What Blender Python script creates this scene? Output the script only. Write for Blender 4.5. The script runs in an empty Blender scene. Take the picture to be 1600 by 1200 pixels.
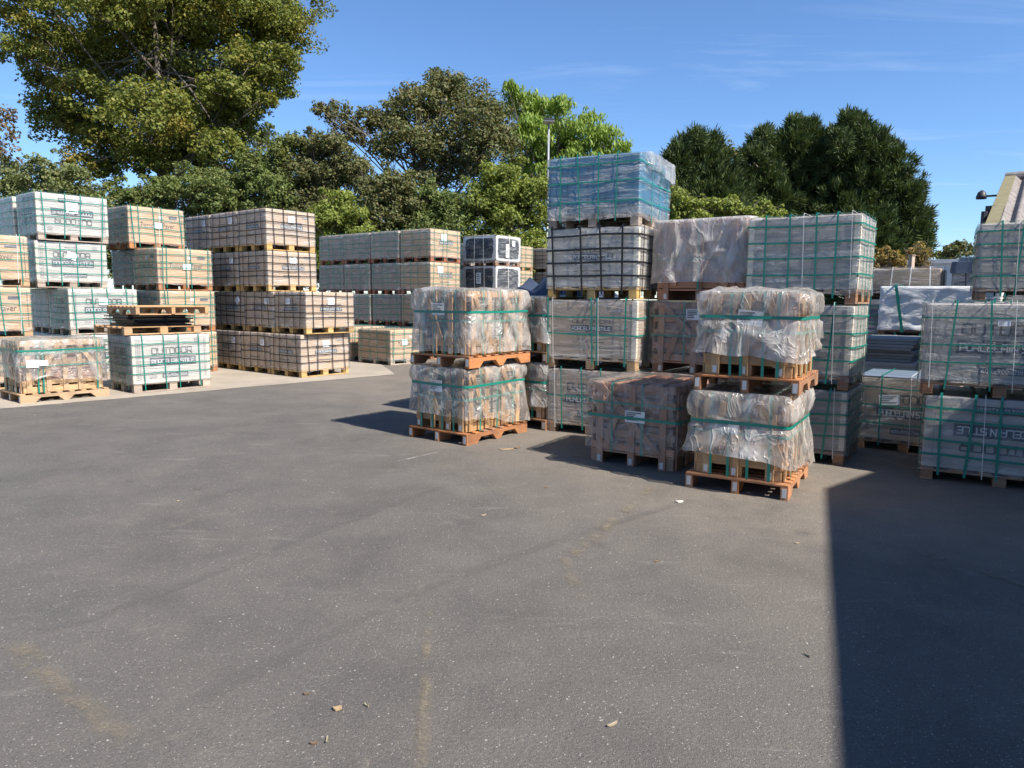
import bpy, math, random
import numpy as np
from mathutils import Vector, Matrix, noise
R = math.radians
random.seed(7); rng = np.random.default_rng(7)
scene = bpy.context.scene
COL = scene.collection

# ------------------------------------------------------------------ camera, sky, sun, exposure
FPX, YH, ROLL, EYE = 1110.0, 466.0, R(0.5), 1.6
PITCH = math.atan((600 - YH) / FPX)
cd = bpy.data.cameras.new('camera'); cam = bpy.data.objects.new('camera', cd); COL.objects.link(cam)
cd.sensor_width = 36; cd.lens = FPX / 1600 * 36; cd.clip_start = 0.05; cd.clip_end = 5000
cam.matrix_world = Matrix.Translation((0, 0, EYE)) @ Matrix.Rotation(R(90) - PITCH, 4, 'X') @ Matrix.Rotation(ROLL, 4, 'Z')
scene.camera = cam
SUN_AZ, SUN_EL = R(-40), R(46)            # direction TO the sun, angle from +X
sd = bpy.data.lights.new('sun', 'SUN'); sun = bpy.data.objects.new('sun', sd); COL.objects.link(sun)
sd.energy = 4.6; sd.angle = R(0.53); sd.color = (1.0, 0.945, 0.86)
sv = Vector((math.cos(SUN_AZ) * math.cos(SUN_EL), math.sin(SUN_AZ) * math.cos(SUN_EL), math.sin(SUN_EL)))
sun.rotation_euler = sv.to_track_quat('Z', 'Y').to_euler(); sun.location = (0, 0, 30)
world = bpy.data.worlds.new('World'); scene.world = world; world.use_nodes = True
wn, wl = world.node_tree.nodes, world.node_tree.links
wn.clear()
sky = wn.new('ShaderNodeTexSky'); sky.sky_type = 'NISHITA'; sky.sun_disc = False
sky.sun_elevation = SUN_EL; sky.sun_rotation = math.atan2(sv.x, sv.y)
sky.air_density = 1.0; sky.dust_density = 0.0; sky.ozone_density = 9.0; sky.altitude = 300
bg = wn.new('ShaderNodeBackground'); bg.inputs[1].default_value = 0.088
wo = wn.new('ShaderNodeOutputWorld')
tc = wn.new('ShaderNodeTexCoord'); sep = wn.new('ShaderNodeSeparateXYZ'); wl.new(tc.outputs['Generated'], sep.inputs[0])
def wmath(op, a, b=None):
    n = wn.new('ShaderNodeMath'); n.operation = op
    for i, v in enumerate((a, b)):
        if v is None: continue
        if isinstance(v, (int, float)): n.inputs[i].default_value = v
        else: wl.new(v, n.inputs[i])
    return n.outputs[0]
zc = wmath('MAXIMUM', sep.outputs[2], 0.06)
cmb = wn.new('ShaderNodeCombineXYZ')
wl.new(wmath('DIVIDE', sep.outputs[0], zc), cmb.inputs[0]); wl.new(wmath('DIVIDE', sep.outputs[1], zc), cmb.inputs[1])
mp = wn.new('ShaderNodeMapping'); mp.inputs['Rotation'].default_value = (0, 0, R(24)); mp.inputs['Scale'].default_value = (0.55, 1.9, 1)
mp.inputs['Location'].default_value = (0.35, 0.9, 0)
wl.new(cmb.outputs[0], mp.inputs[0])
cn = wn.new('ShaderNodeTexNoise'); cn.inputs['Scale'].default_value = 0.9; cn.inputs['Detail'].default_value = 7; cn.inputs['Roughness'].default_value = 0.6; cn.inputs['Distortion'].default_value = 0.6
wl.new(mp.outputs[0], cn.inputs[0])
cr = wn.new('ShaderNodeValToRGB'); cr.color_ramp.elements[0].position = 0.555; cr.color_ramp.elements[1].position = 0.85
cr.color_ramp.elements[1].color = (0.17, 0.17, 0.17, 1)
wl.new(cn.outputs[0], cr.inputs[0])
cm = wn.new('ShaderNodeMixRGB'); cm.inputs[2].default_value = (7.5, 7.9, 8.4, 1)
wl.new(cr.outputs[0], cm.inputs[0]); wl.new(sky.outputs[0], cm.inputs[1])
wl.new(cm.outputs[0], bg.inputs[0]); wl.new(bg.outputs[0], wo.inputs[0])
vs = scene.view_settings; vs.view_transform = 'Standard'; vs.look = 'None'; vs.gamma = 1.0; vs.exposure = 1.1; vs.use_curve_mapping = False
scene.render.engine = 'CYCLES'
scene.cycles.max_bounces = 8; scene.cycles.transparent_max_bounces = 16; scene.cycles.diffuse_bounces = 3

# ------------------------------------------------------------------ helpers
def at(px, py, Y):
    """world point on the photo ray through (px,py) at depth Y"""
    u, v = px - 800, py - 600
    c, s = math.cos(ROLL), math.sin(ROLL)
    u, v = u * c + v * s, -u * s + v * c
    cp, sp = math.cos(PITCH), math.sin(PITCH)
    d = Vector((u / FPX, cp - v / FPX * sp, -sp - v / FPX * cp))
    return d * (Y / d.y) + Vector((0, 0, EYE))
def dv(a): return Vector((math.cos(R(a)), math.sin(R(a)), 0))

def tag(o, label=None, cat=None, group=None, kind=None):
    if label: o['label'] = label
    if cat: o['category'] = cat
    if group: o['group'] = group
    if kind: o['kind'] = kind
    return o
def thing(name, label, cat, loc=(0, 0, 0), yaw=0, group=None):
    o = bpy.data.objects.new(name, None); COL.objects.link(o)
    o.location = loc; o.rotation_euler = (0, 0, R(yaw)); o.empty_display_size = 0.2
    return tag(o, label, cat, group)
def obj(name, me, mat=None, parent=None, loc=None, rot=None):
    o = bpy.data.objects.new(name, me); COL.objects.link(o)
    if mat is not None and not me.materials: me.materials.append(mat)
    if parent is not None: o.parent = parent
    if loc is not None: o.location = loc
    if rot is not None: o.rotation_euler = rot
    return o
def mesh(name, verts, faces, smooth=False):
    me = bpy.data.meshes.new(name); me.from_pydata([tuple(v) for v in verts], [], faces); me.update()
    if smooth: me.shade_smooth()
    return me
def quads_mesh(name, co):
    """co: (n,4,3) array of separate quads"""
    n = len(co); me = bpy.data.meshes.new(name)
    me.vertices.add(n * 4); me.vertices.foreach_set('co', np.ascontiguousarray(co, dtype=np.float32).ravel())
    me.loops.add(n * 4); me.loops.foreach_set('vertex_index', np.arange(n * 4, dtype=np.int32))
    me.polygons.add(n); me.polygons.foreach_set('loop_start', np.arange(0, n * 4, 4, dtype=np.int32))
    me.update(calc_edges=True)
    return me
_cache = {}
def chamfer_box(L, w, t, mat, c=0.004):
    key = (round(L, 3), round(w, 3), round(t, 3), mat.name)
    if key in _cache: return _cache[key]
    a, b, d = L / 2, w / 2, t / 2; c = min(c, 0.2 * min(L, w, t))
    vs_, idx = [], {}
    for sx in (-1, 1):
        for sy in (-1, 1):
            for sz in (-1, 1):
                for k in range(3):
                    p = [sx * (a - c), sy * (b - c), sz * (d - c)]
                    p[k] = (sx * a, sy * b, sz * d)[k]
                    idx[(sx, sy, sz, k)] = len(vs_); vs_.append(p)
    f = []
    for k in range(3):
        i, j = [q for q in range(3) if q != k]
        for s in (-1, 1):
            loop = []
            for (p, q) in ((-1, -1), (1, -1), (1, 1), (-1, 1)):
                t_ = [0, 0, 0]; t_[k] = s; t_[i] = p; t_[j] = q
                loop.append(idx[(*t_, k)])
            if (s == 1) != (k == 1): pass
            else: loop = loop[::-1]
            f.append(loop)
    for k in range(3):
        i, j = [q for q in range(3) if q != k]
        for p in (-1, 1):
            for q in (-1, 1):
                def g(s, ax):
                    t_ = [0, 0, 0]; t_[k] = s; t_[i] = p; t_[j] = q
                    return idx[(*t_, ax)]
                f.append([g(-1, i), g(1, i), g(1, j), g(-1, j)])
    for sx in (-1, 1):
        for sy in (-1, 1):
            for sz in (-1, 1):
                f.append([idx[(sx, sy, sz, k)] for k in range(3)])
    me = mesh('piece', vs_, f)
    import bmesh
    bm = bmesh.new(); bm.from_mesh(me); bmesh.ops.recalc_face_normals(bm, faces=bm.faces); bm.to_mesh(me); bm.free()
    me.materials.append(mat); _cache[key] = me
    return me
ROTS = {'U': (0, 0, 0), 'V': (0, 0, R(90)), 'Z': (0, R(-90), 0)}
def piece(parent, name, size, loc, axis, mat, rot=None):
    """a board of length,width,thickness with its length along axis (U = local x, V = local y, Z = up)"""
    return obj(name, chamfer_box(*size, mat), None, parent, loc, rot if rot is not None else ROTS[axis])
def tube(pts, radii, n=7):
    V, F = [], []
    for i, p in enumerate(pts):
        p = Vector(p)
        d = (Vector(pts[min(i + 1, len(pts) - 1)]) - Vector(pts[max(i - 1, 0)])).normalized()
        a = d.orthogonal().normalized(); b = d.cross(a)
        for k in range(n):
            t = 2 * math.pi * k / n
            V.append(p + (a * math.cos(t) + b * math.sin(t)) * radii[i])
    for i in range(len(pts) - 1):
        for k in range(n):
            F.append([i * n + k, i * n + (k + 1) % n, (i + 1) * n + (k + 1) % n, (i + 1) * n + k])
    F.append(list(range(n))[::-1]); F.append([(len(pts) - 1) * n + k for k in range(n)])
    return V, F
def merge(parts):
    V, F = [], []
    for v, f in parts:
        o = len(V); V += list(v); F += [[i + o for i in q] for q in f]
    return V, F
def boxvf(x0, y0, z0, x1, y1, z1):
    V = [(x, y, z) for x in (x0, x1) for y in (y0, y1) for z in (z0, z1)]
    F = [(0, 1, 3, 2), (4, 6, 7, 5), (0, 4, 5, 1), (2, 3, 7, 6), (0, 2, 6, 4), (1, 5, 7, 3)]
    return V, [list(q) for q in F]
def n1(*p): return noise.noise(Vector(p))
def fbm(x, y, z, o=3):
    s = 0; a = 1
    for _ in range(o):
        s += a * noise.noise(Vector((x, y, z))); x *= 2.03; y *= 2.03; z *= 2.03; a *= 0.5
    return s

# ------------------------------------------------------------------ materials
class M:
    def __init__(s, name):
        s.m = bpy.data.materials.new(name); s.m.use_nodes = True
        s.t = s.m.node_tree; s.t.nodes.clear(); s.out = s.n('ShaderNodeOutputMaterial')
    def n(s, typ, ins=None, **kw):
        nd = s.t.nodes.new(typ)
        for k, v in kw.items(): setattr(nd, k, v)
        for k, v in (ins or {}).items(): s.set(nd.inputs[k], v)
        return nd
    def set(s, sock, v):
        if hasattr(v, 'is_output') and v.is_output: s.t.links.new(v, sock)
        elif isinstance(v, bpy.types.Node): s.t.links.new(v.outputs[0], sock)
        else: sock.default_value = v if not (isinstance(v, tuple) and len(v) == 3 and sock.type == 'RGBA') else (*v, 1)
    def math(s, op, a, b=0.0, clamp=False):
        return s.n('ShaderNodeMath', {0: a, 1: b}, operation=op, use_clamp=clamp).outputs[0]
    def mad(s, a, b, c):
        return s.n('ShaderNodeMath', {0: a, 1: b, 2: c}, operation='MULTIPLY_ADD').outputs[0]
    def mix(s, f, a, b, typ='MIX'):
        return s.n('ShaderNodeMixRGB', {0: f, 1: a, 2: b}, blend_type=typ).outputs[0]
    def noise(s, vec, scale, detail=4, rough=0.55, dist=0.0):
        return s.n('ShaderNodeTexNoise', {'Vector': vec, 'Scale': scale, 'Detail': detail, 'Roughness': rough, 'Distortion': dist}).outputs[0]
    def ramp(s, f, stops):
        nd = s.n('ShaderNodeValToRGB', {0: f}); e = nd.color_ramp.elements
        while len(e) < len(stops): e.new(0.5)
        for q, (p, c) in zip(e, stops):
            q.position = p; q.color = (*c, 1) if isinstance(c, tuple) else (c, c, c, 1)
        return nd.outputs[0]
    def coords(s, scale=(1, 1, 1), rnd=True):
        v = s.n('ShaderNodeTexCoord').outputs['Object']
        if rnd:
            r = s.n('ShaderNodeObjectInfo').outputs['Random']
            off = s.n('ShaderNodeVectorMath', {0: (13.7, 7.3, 29.1)}, operation='SCALE'); s.set(off.inputs['Scale'], s.math('MULTIPLY', r, 5.0))
            v = s.n('ShaderNodeVectorMath', {0: v, 1: off.outputs[0]}, operation='ADD').outputs[0]
        return s.n('ShaderNodeMapping', {'Vector': v, 'Scale': scale}).outputs[0]
    def rnd(s): return s.n('ShaderNodeObjectInfo').outputs['Random']
    def bump(s, h, strength=0.3, dist=0.01):
        return s.n('ShaderNodeBump', {'Height': h, 'Strength': strength, 'Distance': dist}).outputs[0]
    def pbsdf(s, color, rough=0.7, normal=None, spec=0.5, metal=0.0):
        b = s.n('ShaderNodeBsdfPrincipled', {'Base Color': color, 'Roughness': rough, 'Metallic': metal, 'Specular IOR Level': spec})
        if normal is not None: s.set(b.inputs['Normal'], normal)
        return b.outputs[0]
    def done(s, sh): s.set(s.out.inputs[0], sh); return s.m

def wood(name, c0, c1, rough=0.75, dirt=0.35):
    m = M(name)
    g = m.noise(m.coords((1.6, 22, 22)), 2.2, 5, 0.6, 0.8)
    blot = m.noise(m.coords((3, 3, 3)), 1.5, 4)
    base = m.mix(m.ramp(g, [(0.3, 0.0), (0.72, 1.0)]), c0, c1)
    var = m.mad(m.rnd(), 0.5, 0.75)
    base = m.mix(1.0, base, m.n('ShaderNodeCombineColor', {0: var, 1: var, 2: var}).outputs[0], 'MULTIPLY')
    base = m.mix(m.math('MULTIPLY', m.math('FRACT', m.math('MULTIPLY', m.rnd(), 7.0)), 0.4), base, (0.30, 0.25, 0.20))
    base = m.mix(m.math('MULTIPLY', m.ramp(blot, [(0.46, 0.0), (0.72, 1.0)]), dirt), base, (0.07, 0.055, 0.045))
    return m.done(m.pbsdf(base, rough, m.bump(g, 0.35, 0.004), 0.3))
W_ORANGE = wood('wood_orange', (0.48, 0.20, 0.07), (0.33, 0.115, 0.04), dirt=0.6)
W_PINE = wood('wood_pine', (0.52, 0.31, 0.14), (0.40, 0.20, 0.075))
W_YELLOW = wood('wood_yellow', (0.58, 0.37, 0.12), (0.46, 0.27, 0.07), dirt=0.3)
W_GREY = wood('wood_grey', (0.46, 0.37, 0.30), (0.32, 0.25, 0.20))
W_BROWN = wood('wood_brown', (0.33, 0.17, 0.09), (0.20, 0.095, 0.05))
W_RED = wood('wood_red', (0.40, 0.12, 0.05), (0.27, 0.075, 0.03))
W_ROSE = wood('wood_rose', (0.48, 0.25, 0.16), (0.35, 0.165, 0.10))
W_TAN = wood('wood_tan', (0.50, 0.33, 0.18), (0.36, 0.22, 0.11))

def paper(name, c, stain=0.3, rough=0.8, layer=0.0):
    m = M(name)
    a = m.noise(m.coords((1, 1, 1)), 3.0, 5, 0.6)
    b = m.noise(m.coords((1.2, 1.2, 26)), 1.0, 3, 0.5)
    dark = tuple(x * 0.6 for x in c)
    col = m.mix(m.math('MULTIPLY', m.ramp(a, [(0.4, 0.0), (0.75, 1.0)]), stain), c, dark)
    col = m.mix(m.math('MULTIPLY', m.ramp(b, [(0.45, 0.0), (0.62, 1.0)]), 0.12 + layer), col, tuple(x * 0.45 for x in c))
    return m.done(m.pbsdf(col, rough, m.bump(m.math('ADD', a, m.math('MULTIPLY', b, 0.6)), 0.25, 0.01), 0.25))
P_WHITE = paper('carton_white', (0.53, 0.52, 0.48), 0.2)
P_TAN = paper('carton_tan', (0.60, 0.40, 0.235), 0.15)
P_KRAFT = paper('carton_kraft', (0.56, 0.42, 0.30), 0.2)
P_DULL = paper('carton_dull', (0.47, 0.37, 0.285), 0.2)
P_GREY = paper('carton_grey', (0.46, 0.43, 0.395), 0.3, layer=0.25)
P_BLUE = paper('blue_packs', (0.022, 0.18, 0.32), 0.6, 0.5, 0.2)
P_DARKBLUE = paper('navy_slabs', (0.022, 0.03, 0.045), 0.2, 0.25)
P_SLATE_SHADE = paper('blue_grey_and_top_shade', (0.16, 0.19, 0.25), 0.3, 0.5)  # blue-grey wrap; also the shade painted on the low printed pallet's top
P_BOARD = paper('corner_board', (0.72, 0.66, 0.55), 0.2)
P_BROWNB = paper('brown_board', (0.36, 0.27, 0.19), 0.4)

def plain(name, c, rough=0.6, spec=0.4, var=0.15, metal=0.0):
    m = M(name)
    a = m.noise(m.coords(), 6.0, 3)
    col = m.mix(m.math('MULTIPLY', a, var * 2), c, tuple(x * 0.5 for x in c))
    return m.done(m.pbsdf(col, rough, None, spec, metal))
STRAP_G = plain('strap_green', (0.008, 0.20, 0.15), 0.35, 0.5)
STRAP_K = plain('strap_black', (0.012, 0.012, 0.016), 0.45, 0.4)
STRING = plain('white_string', (0.75, 0.74, 0.70), 0.7)
LABEL = plain('label_paper', (0.82, 0.82, 0.82), 0.7, 0.3, 0.04)
INK = plain('ink_dark', (0.10, 0.10, 0.11), 0.7, 0.2)
INK_BROWN = plain('ink_brown', (0.13, 0.10, 0.075), 0.7, 0.2)
INK_SLATE = plain('ink_slate', (0.075, 0.095, 0.12), 0.7, 0.2)
INK_PALE = plain('ink_pale', (0.70, 0.70, 0.70), 0.7, 0.2)
INK_GREY = plain('ink_grey', (0.36, 0.35, 0.34), 0.7, 0.2)
METAL = plain('bracket_metal', (0.55, 0.56, 0.58), 0.4, 0.5, 0.2, 0.4)
BLACKP = plain('black_plastic', (0.014, 0.013, 0.013), 0.35, 0.5)
NAVY = plain('navy_sheet', (0.035, 0.05, 0.085), 0.55, 0.4)

def stone(name, c):
    m = M(name)
    a = m.noise(m.coords((2, 2, 2)), 4.0, 6, 0.65)
    b = m.noise(m.coords((1, 1, 14)), 2.0, 2)
    v = m.rnd()
    col = m.mix(m.math('MULTIPLY', a, 0.8), c, tuple(x * 0.45 for x in c))
    col = m.mix(m.math('MULTIPLY', v, 0.35), col, (0.40, 0.37, 0.35))
    return m.done(m.pbsdf(col, 0.8, m.bump(m.math('ADD', a, b), 0.5, 0.01), 0.3))
S_MAUVE = stone('stone_mauve', (0.40, 0.235, 0.185))
S_GREY = stone('stone_grey', (0.26, 0.27, 0.27))

def film(name, tight, cloud=0.15, hz=0.34):
    m = M(name)
    if tight:
        co = m.coords((2.2, 2.2, 17)); st = m.noise(co, 1.0, 6, 0.62, 1.4)
        co2 = m.coords((5, 5, 9)); s2 = m.noise(co2, 1.6, 4, 0.6, 2.0)
        h = m.math('ADD', st, m.math('MULTIPLY', s2, 0.5))
        al = m.math('ADD', m.math('MULTIPLY', m.ramp(st, [(0.48, 0.0), (0.66, 1.0)]), 0.26), 0.07)
        body = m.pbsdf((0.72, 0.72, 0.71), 0.3, m.bump(h, 0.75, 0.03), 0.5)
        nrm = m.bump(h, 0.75, 0.03); gl, bl = 0.24, 0.28
    else:
        co = m.coords((3, 3, 3)); st = m.noise(co, 1.3, 6, 0.6, 1.2)
        haze_ = m.noise(m.coords((2.4, 2.4, 1.5)), 1.0, 3, 0.5, 1.6)      # where the sheet is doubled or scuffed
        r1 = m.math('ABSOLUTE', m.math('SUBTRACT', m.noise(m.coords((3.2, 3.2, 1.7)), 1.1, 3, 0.5, 2.4), 0.5))
        crease = m.ramp(r1, [(0.0, 1.0), (0.03, 0.35), (0.07, 0.0)])
        h = m.math('ADD', st, m.math('MULTIPLY', crease, 0.5))
        al = m.math('ADD', m.math('ADD', m.math('MULTIPLY', m.ramp(haze_, [(0.47, 0.0), (0.62, 1.0)]), hz), m.math('MULTIPLY', crease, 0.22)), cloud, True)
        nrm = m.bump(h, 0.5, 0.03)
        p = m.pbsdf((0.86, 0.825, 0.79), 0.3, nrm, 0.5)
        tr = m.n('ShaderNodeBsdfTranslucent', {0: (0.86, 0.825, 0.79, 1)}).outputs[0]
        body = m.n('ShaderNodeMixShader', {0: 0.45, 1: p, 2: tr}).outputs[0]; gl, bl = 0.2, 0.30
    fr = m.n('ShaderNodeLayerWeight', {0: bl, 'Normal': nrm}).outputs[0]
    sh = m.n('ShaderNodeMixShader', {0: al, 1: m.n('ShaderNodeBsdfTransparent', {0: (0.97, 0.97, 0.965, 1)}).outputs[0], 2: body}).outputs[0]
    gls = m.n('ShaderNodeBsdfGlossy', {0: (0.95, 0.95, 0.95, 1), 'Roughness': gl, 'Normal': nrm}).outputs[0]
    sh = m.n('ShaderNodeMixShader', {0: m.math('MULTIPLY', fr, 0.55, True), 1: sh, 2: gls}).outputs[0]
    return m.done(sh)
FILM_T = film('stretch_film', True)
FILM_L = film('polythene', False)
FILM_C = film('cloudy_polythene', False, 0.42)
FILM_CL = film('clear_polythene', False, 0.07, 0.13)
FILM_B = film('baggy_polythene', False, 0.24)
m = M('white_film')
co = m.coords((2.5, 2.5, 6)); st = m.noise(co, 1.2, 5, 0.6, 1.5)
FILM_W = m.done(m.pbsdf(m.mix(m.ramp(st, [(0.4, 0.0), (0.7, 1.0)]), (0.62, 0.62, 0.60), (0.80, 0.79, 0.77)), 0.35, m.bump(st, 0.6, 0.03), 0.5))

# ------------------------------------------------------------------ ground
def asphalt():
    m = M('asphalt')
    v = m.coords((1, 1, 1), False)
    big = m.noise(v, 0.22, 5, 0.6); mid = m.noise(v, 1.6, 6, 0.65); fine = m.noise(v, 60, 3, 0.6); grit = m.noise(v, 190, 2, 0.6)
    base = m.mix(m.ramp(mid, [(0.3, 0.0), (0.7, 1.0)]), (0.090, 0.082, 0.075), (0.128, 0.117, 0.105))
    base = m.mix(m.math('MULTIPLY', m.ramp(fine, [(0.35, 1.0), (0.6, 0.0)]), 0.45), base, (0.05, 0.048, 0.047))
    base = m.mix(m.math('MULTIPLY', m.ramp(grit, [(0.5, 0.0), (0.75, 1.0)]), 0.4), base, (0.22, 0.21, 0.20))
    sp = m.n('ShaderNodeSeparateXYZ', {0: v})
    # trodden dust lies thicker between the stacks
    nearst = m.ramp(m.math('ADD', m.math('MULTIPLY', sp.outputs[1], 0.06), m.math('MULTIPLY', sp.outputs[0], 0.10)), [(0.26, 0.0), (0.62, 1.0)])
    dust = m.math('MULTIPLY', m.ramp(m.math('ADD', m.math('MULTIPLY', big, 0.6), m.math('MULTIPLY', mid, 0.5)), [(0.42, 0.0), (0.75, 1.0)]), m.mad(nearst, 0.6, 0.14))
    base = m.mix(m.math('ADD', dust, m.math('MULTIPLY', nearst, 0.36), True), base, (0.205, 0.172, 0.135))
    # pale aggregate chips
    for sc, thr, c in ((150, 0.80, (0.27, 0.25, 0.225)), (95, 0.90, (0.32, 0.30, 0.27)), (60, 0.984, (0.36, 0.34, 0.31)), (130, 0.84, (0.035, 0.034, 0.033))):
        vo = m.n('ShaderNodeTexVoronoi', {'Vector': v, 'Scale': sc, 'Randomness': 1.0})
        col = m.n('ShaderNodeSeparateColor', {0: vo.outputs['Color']})
        pick = m.math('GREATER_THAN', col.outputs[0], thr)
        rad = m.math('LESS_THAN', vo.outputs['Distance'], m.mad(col.outputs[1], 0.26, 0.12))
        base = m.mix(m.math('MULTIPLY', m.math('MULTIPLY', pick, rad), 0.85), base, c)
    # scuffs
    sc = m.noise(m.n('ShaderNodeMapping', {'Vector': v, 'Rotation': (0, 0, R(35)), 'Scale': (0.5, 2.4, 1)}).outputs[0], 2.3, 5, 0.7, 0.6)
    base = m.mix(m.math('MULTIPLY', m.ramp(sc, [(0.60, 0.0), (0.76, 1.0)]), 0.45), base, (0.26, 0.24, 0.21))
    blot = m.noise(v, 0.75, 4, 0.7, 0.8)
    base = m.mix(m.math('MULTIPLY', m.ramp(blot, [(0.50, 0.0), (0.68, 1.0)]), 0.30), base, (0.055, 0.050, 0.046))
    base = m.mix(m.math('MULTIPLY', m.ramp(m.noise(v, 2.6, 5, 0.75, 1.0), [(0.60, 0.0), (0.72, 1.0)]), 0.35), base, (0.235, 0.20, 0.155))
    dr = m.n('ShaderNodeTexVoronoi', {'Vector': m.n('ShaderNodeMapping', {'Vector': v, 'Scale': (1, 1, 0)}).outputs[0], 'Scale': 1.3})
    spot = m.math('ADD', dr.outputs['Distance'], m.math('MULTIPLY', m.noise(v, 14, 4, 0.7), 0.25))
    base = m.mix(m.math('MULTIPLY', m.ramp(spot, [(0.13, 1.0), (0.24, 0.0)]), 0.42), base, (0.045, 0.042, 0.04))
    hgt = m.math('ADD', m.math('MULTIPLY', fine, 0.6), m.math('MULTIPLY', grit, 0.5))
    return m.done(m.pbsdf(base, 0.82, m.bump(hgt, 1.0, 0.010), 0.3))
def big_ground():
    m = M('rough_ground'); v = m.coords((1, 1, 1), False)
    a = m.noise(v, 0.6, 6, 0.65)
    return m.done(m.pbsdf(m.mix(a, (0.07, 0.085, 0.035), (0.13, 0.11, 0.07)), 0.95, m.bump(a, 0.5, 0.05), 0.1))
def sheet(name, pts, z, mat):
    me = mesh(name, [(p[0], p[1], z) for p in pts], [list(range(len(pts)))])
    return tag(obj(name, me, mat), kind='structure')
sheet('ground', [(-1500, -1500), (1500, -1500), (1500, 1500), (-1500, 1500)], -0.02, big_ground())
ASPH = asphalt()
sheet('yard', [(-45, -14), (40, -14), (40, 30), (-45, 30)], 0.0, ASPH)
def concrete():
    m = M('concrete'); v = m.coords((1, 1, 1), False)
    a = m.noise(v, 1.2, 7, 0.65); f = m.noise(v, 45, 3)
    b = m.mix(m.ramp(a, [(0.3, 0.0), (0.75, 1.0)]), (0.37, 0.32, 0.255), (0.25, 0.215, 0.175))
    b = m.mix(m.math('MULTIPLY', m.ramp(f, [(0.5, 0.0), (0.7, 1.0)]), 0.3), b, (0.16, 0.14, 0.12))
    return m.done(m.pbsdf(b, 0.88, m.bump(m.math('ADD', a, f), 0.3, 0.006), 0.2))
def apron():
    e0, e1 = Vector((-8.2, 8.7)), Vector((-2.45, 14.75))
    pts = []
    for i in range(41):
        t = i / 40; p = e0.lerp(e1, t); q = 0.07 * n1(t * 9, 3, 0) + 0.03 * n1(t * 31, 7, 0)
        pts.append((p.x + q * 0.7, p.y - q * 0.7))
    pts += [(-2.7, 15.6), (-4.0, 19.5), (-14, 20), (-20, 12), (-14, 6.5)]
    return sheet('concrete_apron', pts, 0.004, concrete())
apron()

def worn(name, c, cover, rough=0.8, soft=0.5, scale=9):
    """thin surface dressing with ragged edges (UV v runs across the strip)"""
    m = M(name)
    v = m.n('ShaderNodeTexCoord')
    uv = m.n('ShaderNodeSeparateXYZ', {0: v.outputs['UV']})
    edge = m.math('SUBTRACT', 1.0, m.math('ABSOLUTE', m.mad(uv.outputs[1], 2.0, -1.0)))
    endf = m.ramp(m.math('SUBTRACT', 1.0, m.math('ABSOLUTE', m.mad(uv.outputs[0], 2.0, -1.0))), [(0.0, 0.0), (0.35, 1.0)])
    n = m.noise(v.outputs['Object'], scale, 6, 0.7); n2 = m.noise(v.outputs['Object'], 90, 2)
    a = m.math('MULTIPLY', m.ramp(edge, [(0.0, 0.0), (soft, 1.0)]), m.ramp(n, [(1 - cover - 0.16, 0.0), (1 - cover + 0.16, 1.0)]))
    a = m.math('MULTIPLY', m.math('MULTIPLY', a, endf), m.ramp(n2, [(0.3, 0.35), (0.6, 1.0)]))
    sh = m.n('ShaderNodeMixShader', {0: a, 1: m.n('ShaderNodeBsdfTransparent').outputs[0], 2: m.pbsdf(c, rough, None, 0.3)}).outputs[0]
    return m.done(sh)
SEAL = worn('seam_sealer', (0.145, 0.135, 0.124), 0.46, 0.7, 0.7, 3)
YPAINT = worn('faded_paint', (0.235, 0.195, 0.135), 0.42, 0.8, 0.8, 5)
WPAINT = worn('faded_white', (0.45, 0.43, 0.40), 0.42, 0.8, 0.6, 7)
def strip(name, pts, w, z, mat):
    P = [Vector((p[0], p[1], z)) for p in pts]; V, F, UV = [], [], []
    Q = []
    for a, b in zip(P, P[1:]):
        k = max(1, int((b - a).length / 0.15))
        Q += [a.lerp(b, i / k) for i in range(k)]
    Q.append(P[-1])
    for i, p in enumerate(Q):
        d = (Q[min(i + 1, len(Q) - 1)] - Q[max(i - 1, 0)]).normalized(); s = Vector((-d.y, d.x, 0)) * w * 0.5 * (1 + 0.3 * n1(i * 0.31, w * 50, 1))
        V += [p + s, p - s]
    for i in range(len(Q) - 1): F.append([2 * i, 2 * i + 1, 2 * i + 3, 2 * i + 2])
    me = mesh(name, V, F); uv = me.uv_layers.new(name='UVMap')
    for poly in me.polygons:
        for li in poly.loop_indices:
            vi = me.loops[li].vertex_index; uv.data[li].uv = (vi // 2 / len(Q), vi % 2)
    return tag(obj(name, me, mat), kind='structure')
strip('asphalt_seam', [(-2.9, 2.75), (-2.37, 3.14), (-2.07, 3.38), (-1.69, 4.02), (-1.31, 4.72), (-0.6, 5.9)], 0.12, 0.004, SEAL)
strip('asphalt_seam', [(-1.2, 2.05), (-1.36, 2.42), (-1.21, 2.72), (-0.89, 3.16), (-0.54, 3.68), (0.01, 4.27), (0.8, 5.0), (1.5, 5.6)], 0.11, 0.004, SEAL)
strip('painted_line', [(-2.35, 3.16), (-2.0, 2.86), (-1.37, 2.38)], 0.14, 0.008, YPAINT)
strip('painted_line', [(-0.43, 3.6), (-0.36, 2.9), (-0.28, 2.0)], 0.07, 0.008, YPAINT)
strip('painted_line', [(1.36, 6.25), (0.95, 5.4), (0.32, 4.17), (0.4, 3.6)], 0.13, 0.008, YPAINT)
strip('painted_line', [(-1.15, 6.75), (-0.75, 7.25)], 0.05, 0.008, WPAINT)
strip('painted_line', [(2.2, 4.9), (2.75, 4.2), (3.0, 3.7)], 0.1, 0.008, YPAINT)
strip('painted_line', [(0.55, 7.2), (1.0, 6.9)], 0.14, 0.008, YPAINT)

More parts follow.
